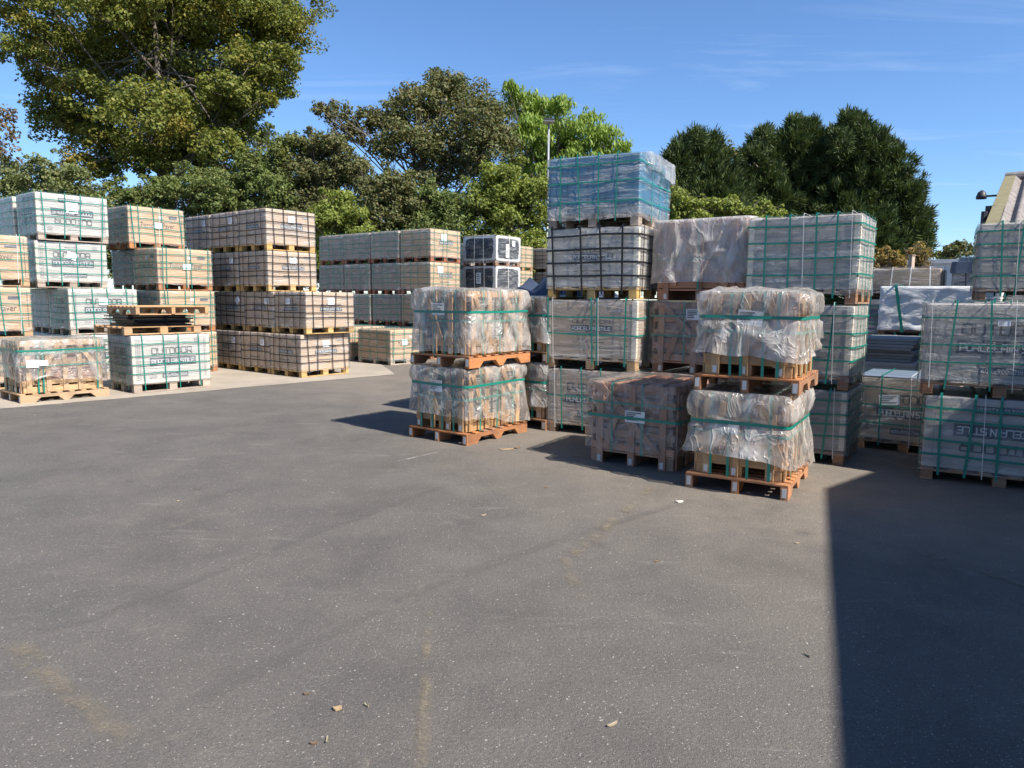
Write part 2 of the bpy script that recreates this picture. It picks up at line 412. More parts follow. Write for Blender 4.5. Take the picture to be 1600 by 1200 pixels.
# ------------------------------------------------------------------ pallets
def block_pallet(t, lu, lv, z0, mat, h=0.14, bottom='U', boards=6):
    tb, cb, bb = 0.02, 0.02, 0.02 if bottom else 0.0
    bh = h - tb - cb - bb
    bx, by = 0.13, 0.10
    xs = (bx / 2, lu / 2, lu - bx / 2); ys = (by / 2, lv / 2, lv - by / 2)
    for x in xs:
        for y in ys:
            piece(t, 'block', (bx, by, bh), (x, y, z0 + bb + bh / 2), 'U', mat)
    if bottom == 'U':
        for y in ys: piece(t, 'bottom_board', (lu, by, bb), (lu / 2, y, z0 + bb / 2), 'U', mat)
    for x in xs: piece(t, 'cross_board', (lv, bx, cb), (x, lv / 2, z0 + bb + bh + cb / 2), 'V', mat)
    w = 0.105
    for i in range(boards):
        y = w / 2 + (lv - w) * i / (boards - 1)
        piece(t, 'deck_board', (lu, w, tb), (lu / 2, y, z0 + h - tb / 2), 'U', mat)
def notch_mesh(L, h, w, mat):
    key = ('notch', round(L, 3), h, w, mat.name)
    if key in _cache: return _cache[key]
    n = 0.07
    pts = [(0, 0), (0.16, 0), (0.22, n), (0.41, n), (0.47, 0), (0.53, 0), (0.59, n), (0.78, n), (0.84, 0), (1, 0), (1, h), (0, h)]
    P = [((x - 0.5) * L, z) for x, z in pts]; k = len(P)
    V = [(x, -w / 2, z) for x, z in P] + [(x, w / 2, z) for x, z in P]
    top = k - 1
    F = [list(range(k)), [k + i for i in range(k)][::-1]] + [[i, i + k, (i + 1) % k + k, (i + 1) % k] for i in range(k)]
    me = mesh('stringer', V, F); me.materials.append(mat); _cache[key] = me
    return me
def stringer_pallet(t, lu, lv, z0, mat, h=0.13, along='U', brackets=True, slats=8, smat=None):
    sh, w, tb = h - 0.02, 0.06, 0.02
    smat = smat or mat
    La, Lb = (lu, lv) if along == 'U' else (lv, lu)
    for c in (w / 2, Lb / 2, Lb - w / 2):
        loc = (lu / 2, c, z0) if along == 'U' else (c, lv / 2, z0)
        so = obj('stringer', notch_mesh(La, sh, w, mat), None, t, loc, (0, 0, 0 if along == 'U' else R(90)))
        if brackets and along == 'U':
            piece(so, 'bracket', (0.075, 0.035, 0.003), (-0.002 - lu / 2, 0, sh * 0.55), 'Z', METAL, (0, R(-90), 0))
    sw = 0.075
    for i in range(slats):
        c = sw / 2 + (La - sw) * i / (slats - 1)
        loc = (c, lv / 2, z0 + h - tb / 2) if along == 'U' else (lu / 2, c, z0 + h - tb / 2)
        piece(t, 'deck_slat', (Lb, sw, tb), loc, 'V' if along == 'U' else 'U', smat)

# ------------------------------------------------------------------ wrapped loads
def ring_rect(lu, lv, off, r=0.02, per=22):
    """points (x,y,nx,ny,s) round a rectangle, counter-clockwise from the near corner"""
    out = []; x0, x1, y0, y1 = -off, lu + off, -off, lv + off
    r = r + off
    cs = [((x1 - r, y0 + r), -90), ((x1 - r, y1 - r), 0), ((x0 + r, y1 - r), 90), ((x0 + r, y0 + r), 180)]
    s = 0.0
    for i, ((cx, cy), a0) in enumerate(cs):
        for k in range(4):
            a = R(a0 + 90 * k / 3); out.append((cx + r * math.cos(a), cy + r * math.sin(a), math.cos(a), math.sin(a)))
        (ncx, ncy), na = cs[(i + 1) % 4]
        a = R(na); p = out[-1]; q = (ncx + r * math.cos(a), ncy + r * math.sin(a))
        for k in range(1, per):
            f = k / per; out.append((p[0] + (q[0] - p[0]) * f, p[1] + (q[1] - p[1]) * f, math.cos(a), math.sin(a)))
    return out
def loft(rings, cap_top=None, close=True):
    n = len(rings[0]); V = [p for r in rings for p in r]; F = []
    for i in range(len(rings) - 1):
        for k in range(n):
            F.append([i * n + k, i * n + (k + 1) % n, (i + 1) * n + (k + 1) % n, (i + 1) * n + k])
    if cap_top is not None:
        c = len(V); V.append(cap_top)
        for k in range(n): F.append([(len(rings) - 1) * n + k, (len(rings) - 1) * n + (k + 1) % n, c])
    return V, F
def body_mesh(lu, lv, z0, z1, seed, bulge=0.006, per=8, rows=7, r=0.012):
    base = ring_rect(lu, lv, 0.0, r, per); rings = []
    rings.append([(x - nx * 0.02, y - ny * 0.02, z0) for x, y, nx, ny in base])
    for j in range(rows + 1):
        z = z0 + 0.003 + (z1 - z0 - 0.012) * j / rows
        rings.append([(x + nx * d, y + ny * d, z) for x, y, nx, ny in base for d in (bulge * n1(x * 2.1 + seed, y * 2.1, z * 3.1),)])
    for q, dz in ((0.97, -0.002), (0.8, 0), (0.45, 0.0)):
        rings.append([(lu / 2 + (x - lu / 2) * q, lv / 2 + (y - lv / 2) * q, z1 + dz + 0.003 * n1(x * 4, y * 4, seed)) for x, y, nx, ny in base])
    V, F = loft(rings, (lu / 2, lv / 2, z1)); F.append(list(range(len(base)))[::-1])
    return mesh('body', V, F, False)
def film_tight_mesh(lu, lv, z0, z1, seed, off=0.007, hem=0.03, per=26, rows=13, rough=1.0):
    base = ring_rect(lu, lv, off, 0.014, per); rings = []
    hz = [z0 - hem + 0.028 * fbm(x * 4 + seed, y * 4, 1.7) for x, y, nx, ny in base]
    for j in range(rows + 1):
        t = j / rows; ring = []
        for (x, y, nx, ny), h in zip(base, hz):
            z = h + (z1 - h) * t
            d = rough * (0.0045 * fbm(x * 2.5 + seed, y * 2.5, z * 13, 2) + 0.004 * max(0, n1(x * 7, y * 7 + seed, z * 22)))
            if t < 0.12: d += (0.12 - t) * 0.11 * (0.5 + fbm(x * 9, y * 9 + seed, 0.3, 2))
            d = max(d, -off * 0.28)
            ring.append((x + nx * d, y + ny * d, z))
        rings.append(ring)
    for q in (0.985, 0.9, 0.6, 0.25):
        rings.append([(lu / 2 + (x - lu / 2) * q, lv / 2 + (y - lv / 2) * q, z1 + 0.004 + 0.004 * abs(n1(x * 5, y * 5, seed + q * 3))) for x, y, nx, ny in base])
    V, F = loft(rings, (lu / 2, lv / 2, z1 + 0.005))
    return mesh('film', V, F, True)

def ribbon(pts, nrm, w, th=0.0016, closed=True):
    """flat strap along pts; nrm = outward direction at each point"""
    n = len(pts); V, F = [], []
    for i in range(n):
        p = Vector(pts[i])
        a = Vector(pts[(i - 1) % n] if closed or i else pts[i]); b = Vector(pts[(i + 1) % n] if closed or i < n - 1 else pts[i])
        d = (b - a).normalized(); nn = Vector(nrm[i]).normalized(); s = d.cross(nn).normalized() * w / 2
        for q in (p + s, p - s): V += [q, q + nn * th]
    m_ = n if closed else n - 1
    for i in range(m_):
        j = (i + 1) % n
        A = [4 * i, 4 * i + 1, 4 * i + 3, 4 * i + 2]; B = [4 * j, 4 * j + 1, 4 * j + 3, 4 * j + 2]
        for k in range(4): F.append([A[k], A[(k + 1) % 4], B[(k + 1) % 4], B[k]])
    return mesh('strap', V, F)
def strap_h(t, lu, lv, z, mat, off, w=0.02, seed=0, tilt=0.01):
    base = ring_rect(lu, lv, off, 0.012, 6)
    pts = [(x, y, z + tilt * n1(x * 1.3 + seed, y * 1.3, z)) for x, y, nx, ny in base]
    obj('strap', ribbon(pts, [(nx, ny, 0) for x, y, nx, ny in base], w), mat, t)
def strap_v(t, lu, lv, zb, zt, face, c, mat, off, w=0.02, lean=0.0):
    """vertical loop; face 'U' = runs down the lit long side at x=c, face 'V' = down the shaded side at y=c"""
    L = lv if face == 'U' else lu
    prof = []
    o = off
    seq = [(-o, zb, -1, 0), (-o, (zb + zt) / 2, -1, 0), (-o, zt - 0.01, -1, 0), (-o + 0.01, zt + o, -0.7, 0.7), (L / 2, zt + o, 0, 1), (L + o - 0.01, zt + o, 0.7, 0.7), (L + o, zt - 0.01, 1, 0), (L + o, (zb + zt) / 2, 1, 0), (L + o, zb, 1, 0), (L / 2, zb, 0, -1)]
    P, N = [], []
    for a, z, na, nz in seq:
        cc = c + lean * ((z - zb) / (zt - zb) - 0.5)
        if face == 'U': P.append((cc, a, z)); N.append((0, na, nz))
        else: P.append((a, cc, z)); N.append((na, 0, nz))
    obj('strap', ribbon(P, N, w), mat, t)

# ---- lettering
GL = {  # strokes on a 1 x 1 cell, squared-off technical capitals
 'O': [[(0.1, 0), (0.9, 0), (1, 0.12), (1, 0.88), (0.9, 1), (0.1, 1), (0, 0.88), (0, 0.12), (0.1, 0)]],
 'U': [[(0, 1), (0, 0.12), (0.1, 0), (0.9, 0), (1, 0.12), (1, 1)]],
 'T': [[(0, 1), (1, 1)], [(0.5, 1), (0.5, 0)]],
 'D': [[(0, 0), (0, 1), (0.88, 1), (1, 0.86), (1, 0.14), (0.88, 0), (0, 0)]],
 'R': [[(0, 0), (0, 1), (0.9, 1), (1, 0.88), (1, 0.5), (0.9, 0.4), (0, 0.4)], [(0.55, 0.4), (1, 0)]],
 'P': [[(0, 0), (0, 1), (0.9, 1), (1, 0.88), (1, 0.5), (0.9, 0.4), (0, 0.4)]],
 'C': [[(1, 1), (0.1, 1), (0, 0.88), (0, 0.12), (0.1, 0), (1, 0)]],
 'E': [[(1, 1), (0.1, 1), (0, 0.88), (0, 0.12), (0.1, 0), (1, 0)], [(0, 0.5), (0.85, 0.5)]],
 'L': [[(0, 1), (0, 0.12), (0.1, 0), (1, 0)]],
 'A': [[(0, 0), (0, 0.88), (0.1, 1), (0.9, 1), (1, 0.88), (1, 0)], [(0, 0.42), (1, 0.42)]],
 'I': [[(0.5, 0), (0.5, 1)]],
 'N': [[(0, 0), (0, 1), (1, 0), (1, 1)]],
 'S': [[(1, 1), (0.1, 1), (0, 0.88), (0, 0.6), (0.1, 0.5), (0.9, 0.5), (1, 0.4), (1, 0.12), (0.9, 0), (0, 0)]],
}
def stroke_text(txt, W, H, th):
    ws = [0.3 if c in 'I ' else 1.0 for c in txt]; gap = 0.28
    tot = sum(ws) + gap * (len(txt) - 1); u = W / tot; x = 0; Q = []
    for c, w in zip(txt, ws):
        for st in GL.get(c, []):
            for (ax, ay), (bx, by) in zip(st, st[1:]):
                a = Vector((x + ax * w * u, ay * H)); b = Vector((x + bx * w * u, by * H)); d = b - a
                d.normalize(); a = a - d * th * 0.45; b = b + d * th * 0.45; s = Vector((-d.y, d.x)) * th / 2
                Q.append([a + s, a - s, b - s, b + s])
        x += (w + gap) * u
    return Q
_fonts = {}
def font_text(txt, W, H):
    if txt not in _fonts:
        cu = bpy.data.curves.new('txt', 'FONT'); cu.body = txt; cu.resolution_u = 2; o = bpy.data.objects.new('txt', cu); COL.objects.link(o)
        bpy.context.view_layer.update()
        me = bpy.data.meshes.new_from_object(o.evaluated_get(bpy.context.evaluated_depsgraph_get()))
        _fonts[txt] = ([tuple(v.co[:2]) for v in me.vertices], [list(p.vertices) for p in me.polygons])
        bpy.data.objects.remove(o); bpy.data.curves.remove(cu); bpy.data.meshes.remove(me)
    V, F = _fonts[txt]
    x0, x1 = min(v[0] for v in V), max(v[0] for v in V); y0, y1 = min(v[1] for v in V), max(v[1] for v in V)
    return [((x - x0) / (x1 - x0) * W, (y - y0) / (y1 - y0) * H) for x, y in V], F
class Face:
    """a side of a load; a runs to the viewer's right, b up"""
    def __init__(s, t, side, lu, lv, zb, zt, flip=False):
        s.t, s.side, s.lu, s.lv, s.zb, s.zt, s.flip = t, side, lu, lv, zb, zt, flip
        s.W = lu if side == 'U' else lv; s.H = zt - zb
    def p(s, a, b, off):
        if s.flip: a, b = s.W - a, s.H - b
        return (a, -off, s.zb + b) if s.side == 'U' else (-off, s.lv - a, s.zb + b)
    def flat(s, name, V, F, a, b, off, mat):
        return obj(name, mesh(name, [s.p(a + x, b + y, off) for x, y in V], F), mat, s.t)
    def rect(s, name, a, b, w, h, off, mat, rot=0.0, thick=0.0):
        c, sn = math.cos(rot), math.sin(rot)
        V = [(x * c - y * sn + w / 2, x * sn + y * c + h / 2) for x, y in ((-w / 2, -h / 2), (w / 2, -h / 2), (w / 2, h / 2), (-w / 2, h / 2))]
        return s.flat(name, V, [[0, 1, 2, 3]], a, b, off, mat)
    def tech(s, txt, a, b, W, H, th, off, mat):
        Q = stroke_text(txt, W, H, th); V = [tuple(p) for q in Q for p in q]; F = [[4 * i + k for k in range(4)] for i in range(len(Q))]
        # overlapping strokes of one glyph are staggered by a hair so that no two lie in one plane
        me = mesh('lettering', [s.p(a + x, b + y, off + 0.00012 * ((i // 4) % 9)) for i, (x, y) in enumerate(V)], F)
        return obj('lettering', me, mat, s.t)
    def text(s, txt, a, b, W, H, off, mat):
        V, F = font_text(txt, W, H); return s.flat('lettering', V, F, a, b, off, mat)
    def label(s, a, b, w, h, off, rot=0.0, lines=4):
        sh = s.rect('label_sheet', a, b, w, h, off, LABEL, rot)
        if lines:
            V, F = [], []; c, sn = math.cos(rot), math.sin(rot)
            for i in range(lines):
                y = h * (0.86 - 0.62 * i / max(1, lines - 1)); x1 = w * random.uniform(0.45, 0.9); hh = h * 0.035
                k = len(V)
                for x, yy in ((w * 0.08, y - hh), (x1, y - hh), (x1, y + hh), (w * 0.08, y + hh)):
                    X, Y = x - w / 2, yy - h / 2; V.append((X * c - Y * sn + w / 2, X * sn + Y * c + h / 2))
                F.append([k, k + 1, k + 2, k + 3])
            s.flat('label_print', V, F, a, b, off + 0.001, INK).parent = sh

def print_outdoor(f, off=0.004, ink=INK, band=INK_SLATE, pale=INK_PALE, k=1.0, small=True):
    W, H = f.W, f.H
    f.tech('OUTDOOR', W * 0.24, H * 0.61, W * 0.52, H * 0.125, 0.015, off, ink)
    f.rect('print_band', W * 0.21, H * 0.36, W * 0.60, H * 0.175, off, band)
    f.tech('PORCELAIN STILE', W * 0.235, H * 0.40, W * 0.55, H * 0.09, 0.0105, off + 0.0022, pale)
    f.rect('print_band', W * 0.36, H * 0.10, W * 0.34, H * 0.10, off, band)
    f.text('600x900x20mm', W * 0.375, H * 0.118, W * 0.31, H * 0.062, off + 0.0022, pale)
    if small:
        f.rect('print_mark', W * 0.20, H * 0.10, W * 0.09, H * 0.06, off, INK_GREY)
        f.rect('print_mark', W * 0.80, H * 0.84, W * 0.07, H * 0.09, off, INK_GREY)
        f.rect('print_mark', W * 0.40, H * 0.87, W * 0.2, H * 0.018, off, INK_GREY)
        for q in (0.035, 0.06, 0.085, 0.93): f.rect('print_mark', W * q, H * 0.08, W * 0.010, H * 0.84, off, INK_GREY)
def print_paver(f, off=0.004):
    W, H = f.W, f.H
    f.text('Porcelain Paver', W * 0.215, H * 0.44, W * 0.6, H * 0.15, off, INK_BROWN)
    f.rect('print_band', W * 0.72, H * 0.72, W * 0.15, H * 0.075, off, INK_SLATE)
    f.rect('print_mark', W * 0.53, H * 0.70, W * 0.08, H * 0.09, off, INK_PALE)
    for q in (0.04, 0.06, 0.95): f.rect('print_mark', W * q, H * 0.06, W * 0.008, H * 0.88, off, INK_BROWN)
def print_kraft(f, off=0.004):
    W, H = f.W, f.H
    f.tech('OUTDOOR', W * 0.30, H * 0.60, W * 0.42, H * 0.055, 0.008, off, INK_BROWN)
    f.rect('print_band', W * 0.28, H * 0.455, W * 0.46, H * 0.105, off, INK_SLATE)
    f.tech('PORCELAIN STILE', W * 0.295, H * 0.48, W * 0.43, H * 0.055, 0.007, off + 0.0022, INK_PALE)
    f.rect('print_mark', W * 0.3, H * 0.26, W * 0.36, H * 0.02, off, INK_BROWN)
    f.rect('print_mark', W * 0.74, H * 0.80, W * 0.12, H * 0.05, off, INK_GREY)

def tile_pallet(label, N, yaw, lu, lv, z0, z1, body=P_KRAFT, pal=W_YELLOW, strap=STRAP_K, prt=None, group=None, pu=True, pv=True, flip=False,
                labels=(), boards=False, hs=(0.22, 0.42, 0.62, 0.86), us=(0.1, 0.36, 0.6, 0.88), vs_=(0.12, 0.38, 0.62, 0.88), wrap=True, far=False, ph=0.14,
                bottom='U', cat='tile pallet', name='tile_pallet', sw=0.014, strings=(), rough=1.0, hem=0.03, ins=0.01):
    seed = random.random() * 50
    t = thing(name, label, cat, (N[0] + random.uniform(-.006, .006), N[1] + random.uniform(-.006, .006), z0), yaw + random.uniform(-0.45, 0.45), group)
    H = z1 - z0; zb, zt = ph, H - 0.014
    block_pallet(t, lu, lv, 0.0, pal, ph - 0.001, bottom, 5 if far else 6)
    # the packs stand a finger's width inside the pallet edge
    b = obj('carton', body_mesh(lu, lv, zb, zt, seed), body, t)
    if boards:
        for x, y, sx, sy in ((0, 0, 1, 1), (lu, 0, -1, 1), (0, lv, 1, -1)):
            w = 0.05; o = 0.006
            V, F = merge([boxvf(min(x, x + sx * w) - (0 if sx < 0 else o), y - sy * o - 0.001, zb + 0.01, max(x, x + sx * w) + (o if sx < 0 else 0), y - sy * o + 0.001, zt - 0.01),
                          boxvf(x - sx * o - 0.001, min(y, y + sy * w) , zb + 0.01, x - sx * o + 0.001, max(y, y + sy * w), zt - 0.01)])
            obj('corner_board', mesh('corner_board', V, F), P_BOARD, t)
    fu, fv = Face(b, 'U', lu, lv, zb, zt, flip), Face(b, 'V', lu, lv, zb, zt, flip)   # print belongs to the carton
    gu, gv = Face(t, 'U', lu, lv, zb, zt, flip), Face(t, 'V', lu, lv, zb, zt, flip)   # labels stick on the film
    if prt:
        if pu: prt(fu, 0.008)
        if pv: prt(fv, 0.008)
    for L in labels:
        (gu if L[0] == 'U' else gv).label(*L[1:5], 0.0250, *(L[5:] if len(L) > 5 else ()))
    if wrap:
        obj('stretch_film', film_tight_mesh(lu, lv, zb, zt, seed, 0.019, hem, 12 if far else 26, 8 if far else 13, rough), FILM_T, t)
    for q in hs: strap_h(t, lu, lv, zb + (zt - zb) * (q + random.uniform(-0.04, 0.04)), strap, 0.0265, sw, seed, 0.022)
    for q in us: strap_v(t, lu, lv, 0.045, zt, 'U', lu * (q + random.uniform(-0.04, 0.04)), strap, 0.0285, sw, random.uniform(-0.05, 0.05))
    for q in vs_: strap_v(t, lu, lv, 0.055, zt, 'V', lv * (q + random.uniform(-0.04, 0.04)), strap, 0.0305, sw, random.uniform(-0.05, 0.05))
    for s, q in strings: (strap_v(t, lu, lv, 0.06, zt, s, (lu if s == 'U' else lv) * q, STRING, 0.0325, 0.005, 0.02))
    return t

# ---- crates of stone under loose polythene
def cover_mesh(lu, lv, zt, zh, zc, seed, flare=0.07, bulge=0.03, top=0.02, hemn=0.05, off=0.03, per=46, rows=30, tilt=(0, 0), fold=1.0):
    base = ring_rect(lu, lv, off, 0.02, per); n = len(base); rings = []
    hz = []
    for x, y, nx, ny in base:
        corner = abs(nx * ny) * 2
        hz.append(zh + hemn * fbm(x * 2.2 + seed, y * 2.2, 5.1, 2) + tilt[0] * (x / lu - 0.5) + tilt[1] * (y / lv - 0.5) - 0.015 * corner)
    def prof(x, y, nx, ny, z, h):
        corner = min(1.0, abs(nx * ny) * 2)
        rid = 1 - abs(n1(x * 2.0 + seed + z * 0.9, y * 2.0 + z * 0.5, z * 0.7)) * 2.0
        rid = max(0, rid) ** 2
        rid2 = max(0, 1 - abs(n1(x * 5 + seed - z * 2.4, y * 5 + z * 1.2, z * 1.1 + 4)) * 3.4) ** 2
        small = fbm(x * 7, y * 7 + seed, z * 5, 2)
        if zc is None:
            k = (zt - z) / max(0.05, zt - h)
            return (bulge * 0.4 + flare * k * 0.5) * (0.4 + 0.6 * rid) + fold * 0.012 * rid2 + 0.005 * small
        if z >= zc:
            k = math.sin(math.pi * min(1, (z - zc) / max(0.05, zt - zc))) ** 0.7
            pinch = min(1, (z - zc) / 0.05)
            return bulge * k * (0.2 + 0.7 * rid) + pinch * (fold * 0.014 * rid2 + 0.005 * small) + corner * bulge * 0.5 * k
        k = min(1, (zc - z) / max(0.05, zc - h)); pinch = min(1, (zc - z) / 0.05)
        return flare * k ** 0.8 * (0.25 + 0.8 * rid) + pinch * (fold * 0.013 * rid2 + 0.005 * small) + corner * flare * 0.3 * k
    for j in range(rows + 1):
        f = j / rows; ring = []
        for (x, y, nx, ny), h in zip(base, hz):
            z = h + (zt - h) * f
            d = prof(x, y, nx, ny, z, h)
            if zc is not None and abs(z - zc) < 0.03: d = min(d, 0.004)
            d = max(d, -off * 0.35)
            zz = z + (0.006 * n1(x * 6, y * 6, seed) if f == 1 else 0)
            ring.append((x + nx * d, y + ny * d, zz))
        rings.append(ring)
    for q in (0.985, 0.93, 0.8, 0.6, 0.4, 0.2):
        rings.append([(lu / 2 + (x - lu / 2) * q, lv / 2 + (y - lv / 2) * q,
                       zt + 0.006 + top * (0.35 + fbm(x * q * 2.4 + seed, y * q * 2.4, q * 2)) * min(1, (1 - q) * 6) * 0.9) for x, y, nx, ny in base])
    for r in rings[-6:]:
        for i, p in enumerate(r): r[i] = (p[0], p[1], max(p[2], zt + 0.004))
    V, F = loft(rings, (lu / 2, lv / 2, zt + 0.006 + top * 0.4))
    return mesh('polythene', V, F, True)

def stone_crate(label, N, yaw, lu, lv, z0, z1, base='stringer', wmat=W_ORANGE, cmat=W_PINE, smat=S_MAUVE, group=None, film=None, cinch=0.62, fmat=None, vplan=None, uplan=None,
                lab=None, inset=0.06, straps_v=(0.2, 0.42, 0.62, 0.84), straps_u=(0.2, 0.5, 0.8), leg=0.11, hs=(0.45,), slats_n=8, uoff=0.0):
    seed = random.random() * 40
    t = thing('stone_crate', label, 'crate', (N[0], N[1], z0), yaw, group)
    H = z1 - z0
    if base == 'stringer':
        ph = 0.13; stringer_pallet(t, lu, lv, 0.0, wmat, ph - 0.001, 'U', True, slats_n, wmat if wmat is W_ORANGE else None)
    else: ph = 0.0
    i0 = inset if base == 'stringer' else 0.02
    x0, y0, X, Y = i0, i0, lu - 2 * i0, lv - 2 * i0
    zs, zt = ph + leg, H - 0.03           # crate floor, crate top
    # skids carry the crate floor
    for c in (0.045, Y / 2, Y - 0.045):
        if base == 'stringer': piece(t, 'skid', (X - 0.02, 0.07, leg - 0.02), (x0 + X / 2, y0 + c, ph + (leg - 0.02) / 2), 'U', cmat)
        else: piece(t, 'skid', (X - 0.02, 0.075, leg - 0.02), (x0 + X / 2, y0 + c, (leg - 0.02) / 2), 'U', cmat)
    for k in range(5):
        piece(t, 'floor_board', (Y, 0.12, 0.02), (x0 + 0.065 + (X - 0.13) * k / 4, y0 + Y / 2, zs - 0.01), 'V', cmat)
    # stone: layers of slabs in side-by-side packs
    nl = max(4, int((zt - zs) / 0.085)); lh = (zt - 0.035 - zs) / nl; w = 0.028
    for a in range(2):
        for b in range(2):
            for l in range(nl):
                sx, sy = (X - 2 * w - 0.03) / 2, (Y - 2 * w - 0.03) / 2
                jx, jy = random.uniform(-0.006, 0.006), random.uniform(-0.006, 0.006)
                piece(t, 'stone_slab', (round(sx - 0.008, 2), round(sy - 0.008, 2), round(lh - 0.006, 3)), (x0 + w + 0.008 + sx / 2 + a * (sx + 0.012) + jx, y0 + w + 0.008 + sy / 2 + b * (sy + 0.012) + jy, zs + lh * (l + 0.5)), 'U', smat)
    # V side planks (x = 0 face), seen from the camera
    vplan = vplan or dict(posts=(0.06, 0.36, 0.66, 0.94), diag=((0.14, 0.9, 0.62, 0.1),), rails=(0.04, 0.96))
    uplan = uplan or dict(posts=(0.04, 0.34, 0.66, 0.96), diag=((0.08, 0.9, 0.30, 0.1), (0.62, 0.9, 0.92, 0.15)), rails=(0.04, 0.95))
    ph0 = ph if base == 'stringer' else 0.0
    def side(face, plan):
        L = Y if face == 'V' else X
        for far_ in (False, True):
            def pos(c, d, z):   # c along the face, d depth outwards
                if face == 'V':
                    return ((x0 - d) if not far_ else (x0 + X + d), y0 + Y - c, z)
                return (x0 + c, (y0 - d) if not far_ else (y0 + Y + d), z)
            th = 0.018
            for q in plan['rails']:
                z = zs + (zt - zs) * q
                piece(t, 'rail', (round(L, 2), 0.07, th), pos(L / 2, -th / 2 - 0.004, z), 'V', cmat, (R(90), 0, R(90) if face == 'V' else 0))
            for q in plan['posts']:
                zl = ph0 + 0.002; hh = zt - zl
                piece(t, 'post', (round(hh, 2), 0.07, th), pos(0.035 + (L - 0.07) * q, th / 2 - 0.003, zl + hh / 2), 'Z', cmat, (0, R(-90), 0) if face == 'V' else (R(90), R(-90), 0))
                if face == 'V' and not far_:
                    piece(t, 'bracket', (0.06, 0.035, 0.003), pos(0.035 + (L - 0.07) * q, th + 0.001, zl + 0.045), 'Z', METAL, (0, R(-90), 0))
            for (a, za, b, zb_) in plan['diag']:
                A = Vector((L * a, zs + (zt - zs) * za)); B = Vector((L * b, zs + (zt - zs) * zb_)); d = B - A
                ang = math.atan2(d.y, d.x); ln = d.length; c = (A + B) / 2
                o = piece(t, 'brace', (round(ln, 2), 0.065, 0.016), pos(c.x, th + 0.010, c.y), 'U', cmat, (R(90), 0, 0))
                if face == 'U': o.rotation_euler = (Matrix.Rotation(-ang, 3, 'Y') @ Matrix.Rotation(R(90), 3, 'X')).to_euler()
                else: o.rotation_euler = (Matrix.Rotation(R(-90), 3, 'Z') @ Matrix.Rotation(-ang, 3, 'Y') @ Matrix.Rotation(R(90), 3, 'X')).to_euler()
    side('V', vplan); side('U', uplan)
    for k in range(5):
        piece(t, 'lid_board', (round(X, 2), 0.09, 0.018), (x0 + X / 2, y0 + 0.05 + (Y - 0.1) * k / 4, zt + 0.009 - 0.012), 'U', cmat)
    # straps hold stone, crate and pallet together
    o = 0.035
    for q in straps_v:
        c = y0 + Y * q
        P = [(x0 - o, c, ph0 - 0.004 if base == 'stringer' else 0.12), (x0 - o, c + 0.01, zt - 0.02), (x0 - o + 0.02, c + 0.01, zt + 0.012), (x0 + X / 2, c, zt + 0.012), (x0 + X + o - 0.02, c, zt + 0.012), (x0 + X + o, c, zt - 0.02), (x0 + X + o, c, ph0)]
        obj('strap', ribbon(P, [(-1, 0, 0), (-1, 0, 0), (-0.7, 0, 0.7), (0, 0, 1), (0.7, 0, 0.7), (1, 0, 0), (1, 0, 0)], 0.022, closed=False), STRAP_G, t)
    for q in straps_u:
        c = x0 + X * q
        P = [(c, y0 - o, ph0), (c + 0.01, y0 - o, zt - 0.02), (c + 0.01, y0 - o + 0.02, zt + 0.015), (c, y0 + Y / 2, zt + 0.015), (c, y0 + Y + o - 0.02, zt + 0.015), (c, y0 + Y + o, zt - 0.02), (c, y0 + Y + o, ph0)]
        obj('strap', ribbon(P, [(0, -1, 0), (0, -1, 0), (0, -0.7, 0.7), (0, 0, 1), (0, 0.7, 0.7), (0, 1, 0), (0, 1, 0)], 0.022, closed=False), STRAP_G, t)
    def hstrap(z, off, w=0.022):
        b = ring_rect(X, Y, off, 0.012, 8)
        obj('strap', ribbon([(x + x0, y + y0, z + 0.012 * n1(x * 2 + seed, y * 2, z)) for x, y, a, c in b], [(a, c, 0) for x, y, a, c in b], w), STRAP_G, t)
    for q in hs: hstrap(zs + (zt - zs) * q, 0.038)
    if lab:
        f = Face(t, 'V', lu, lv, 0, H); sh = f.rect('label_sheet', lab[0] * lv, lab[1] * H, lab[2], lab[3], -x0 + 0.043, LABEL, lab[4] if len(lab) > 4 else 0)
        V, F = [], []
        for i in range(5):
            k = len(V); yy = lab[3] * (0.84 - 0.15 * i); ww = lab[2] * random.uniform(0.4, 0.9)
            V += [(lab[2] * 0.07, yy - 0.006), (ww, yy - 0.006), (ww, yy + 0.006), (lab[2] * 0.07, yy + 0.006)]; F.append([k, k + 1, k + 2, k + 3])
        f.flat('label_print', V, F, lab[0] * lv, lab[1] * H, -x0 + 0.0445, INK_SLATE).parent = sh
    fm = dict(zh=ph + 0.12, flare=0.07, bulge=0.03, hemn=0.05, top=0.02, tilt=(0, 0), fold=1.0)
    fm.update(film or {})
    zc = zs + (zt - zs) * cinch if cinch else None
    me = cover_mesh(X, Y, zt + 0.018, fm['zh'], zc, seed, fm['flare'], fm['bulge'], fm['top'], fm['hemn'], 0.048, tilt=fm['tilt'], fold=fm['fold'])
    c = obj('polythene_cover', me, fmat or FILM_L, t, (x0, y0, 0))
    if zc: hstrap(zc, 0.0535, 0.026)
    return t
# ==PLACE==
ORD = ['first', 'second', 'third', 'fourth', 'fifth']
def V2(p): return Vector((p[0], p[1], 0))

# ------------------------------------------------------------------ left side of the yard
Y0 = 52
U, V = dv(52), dv(142)
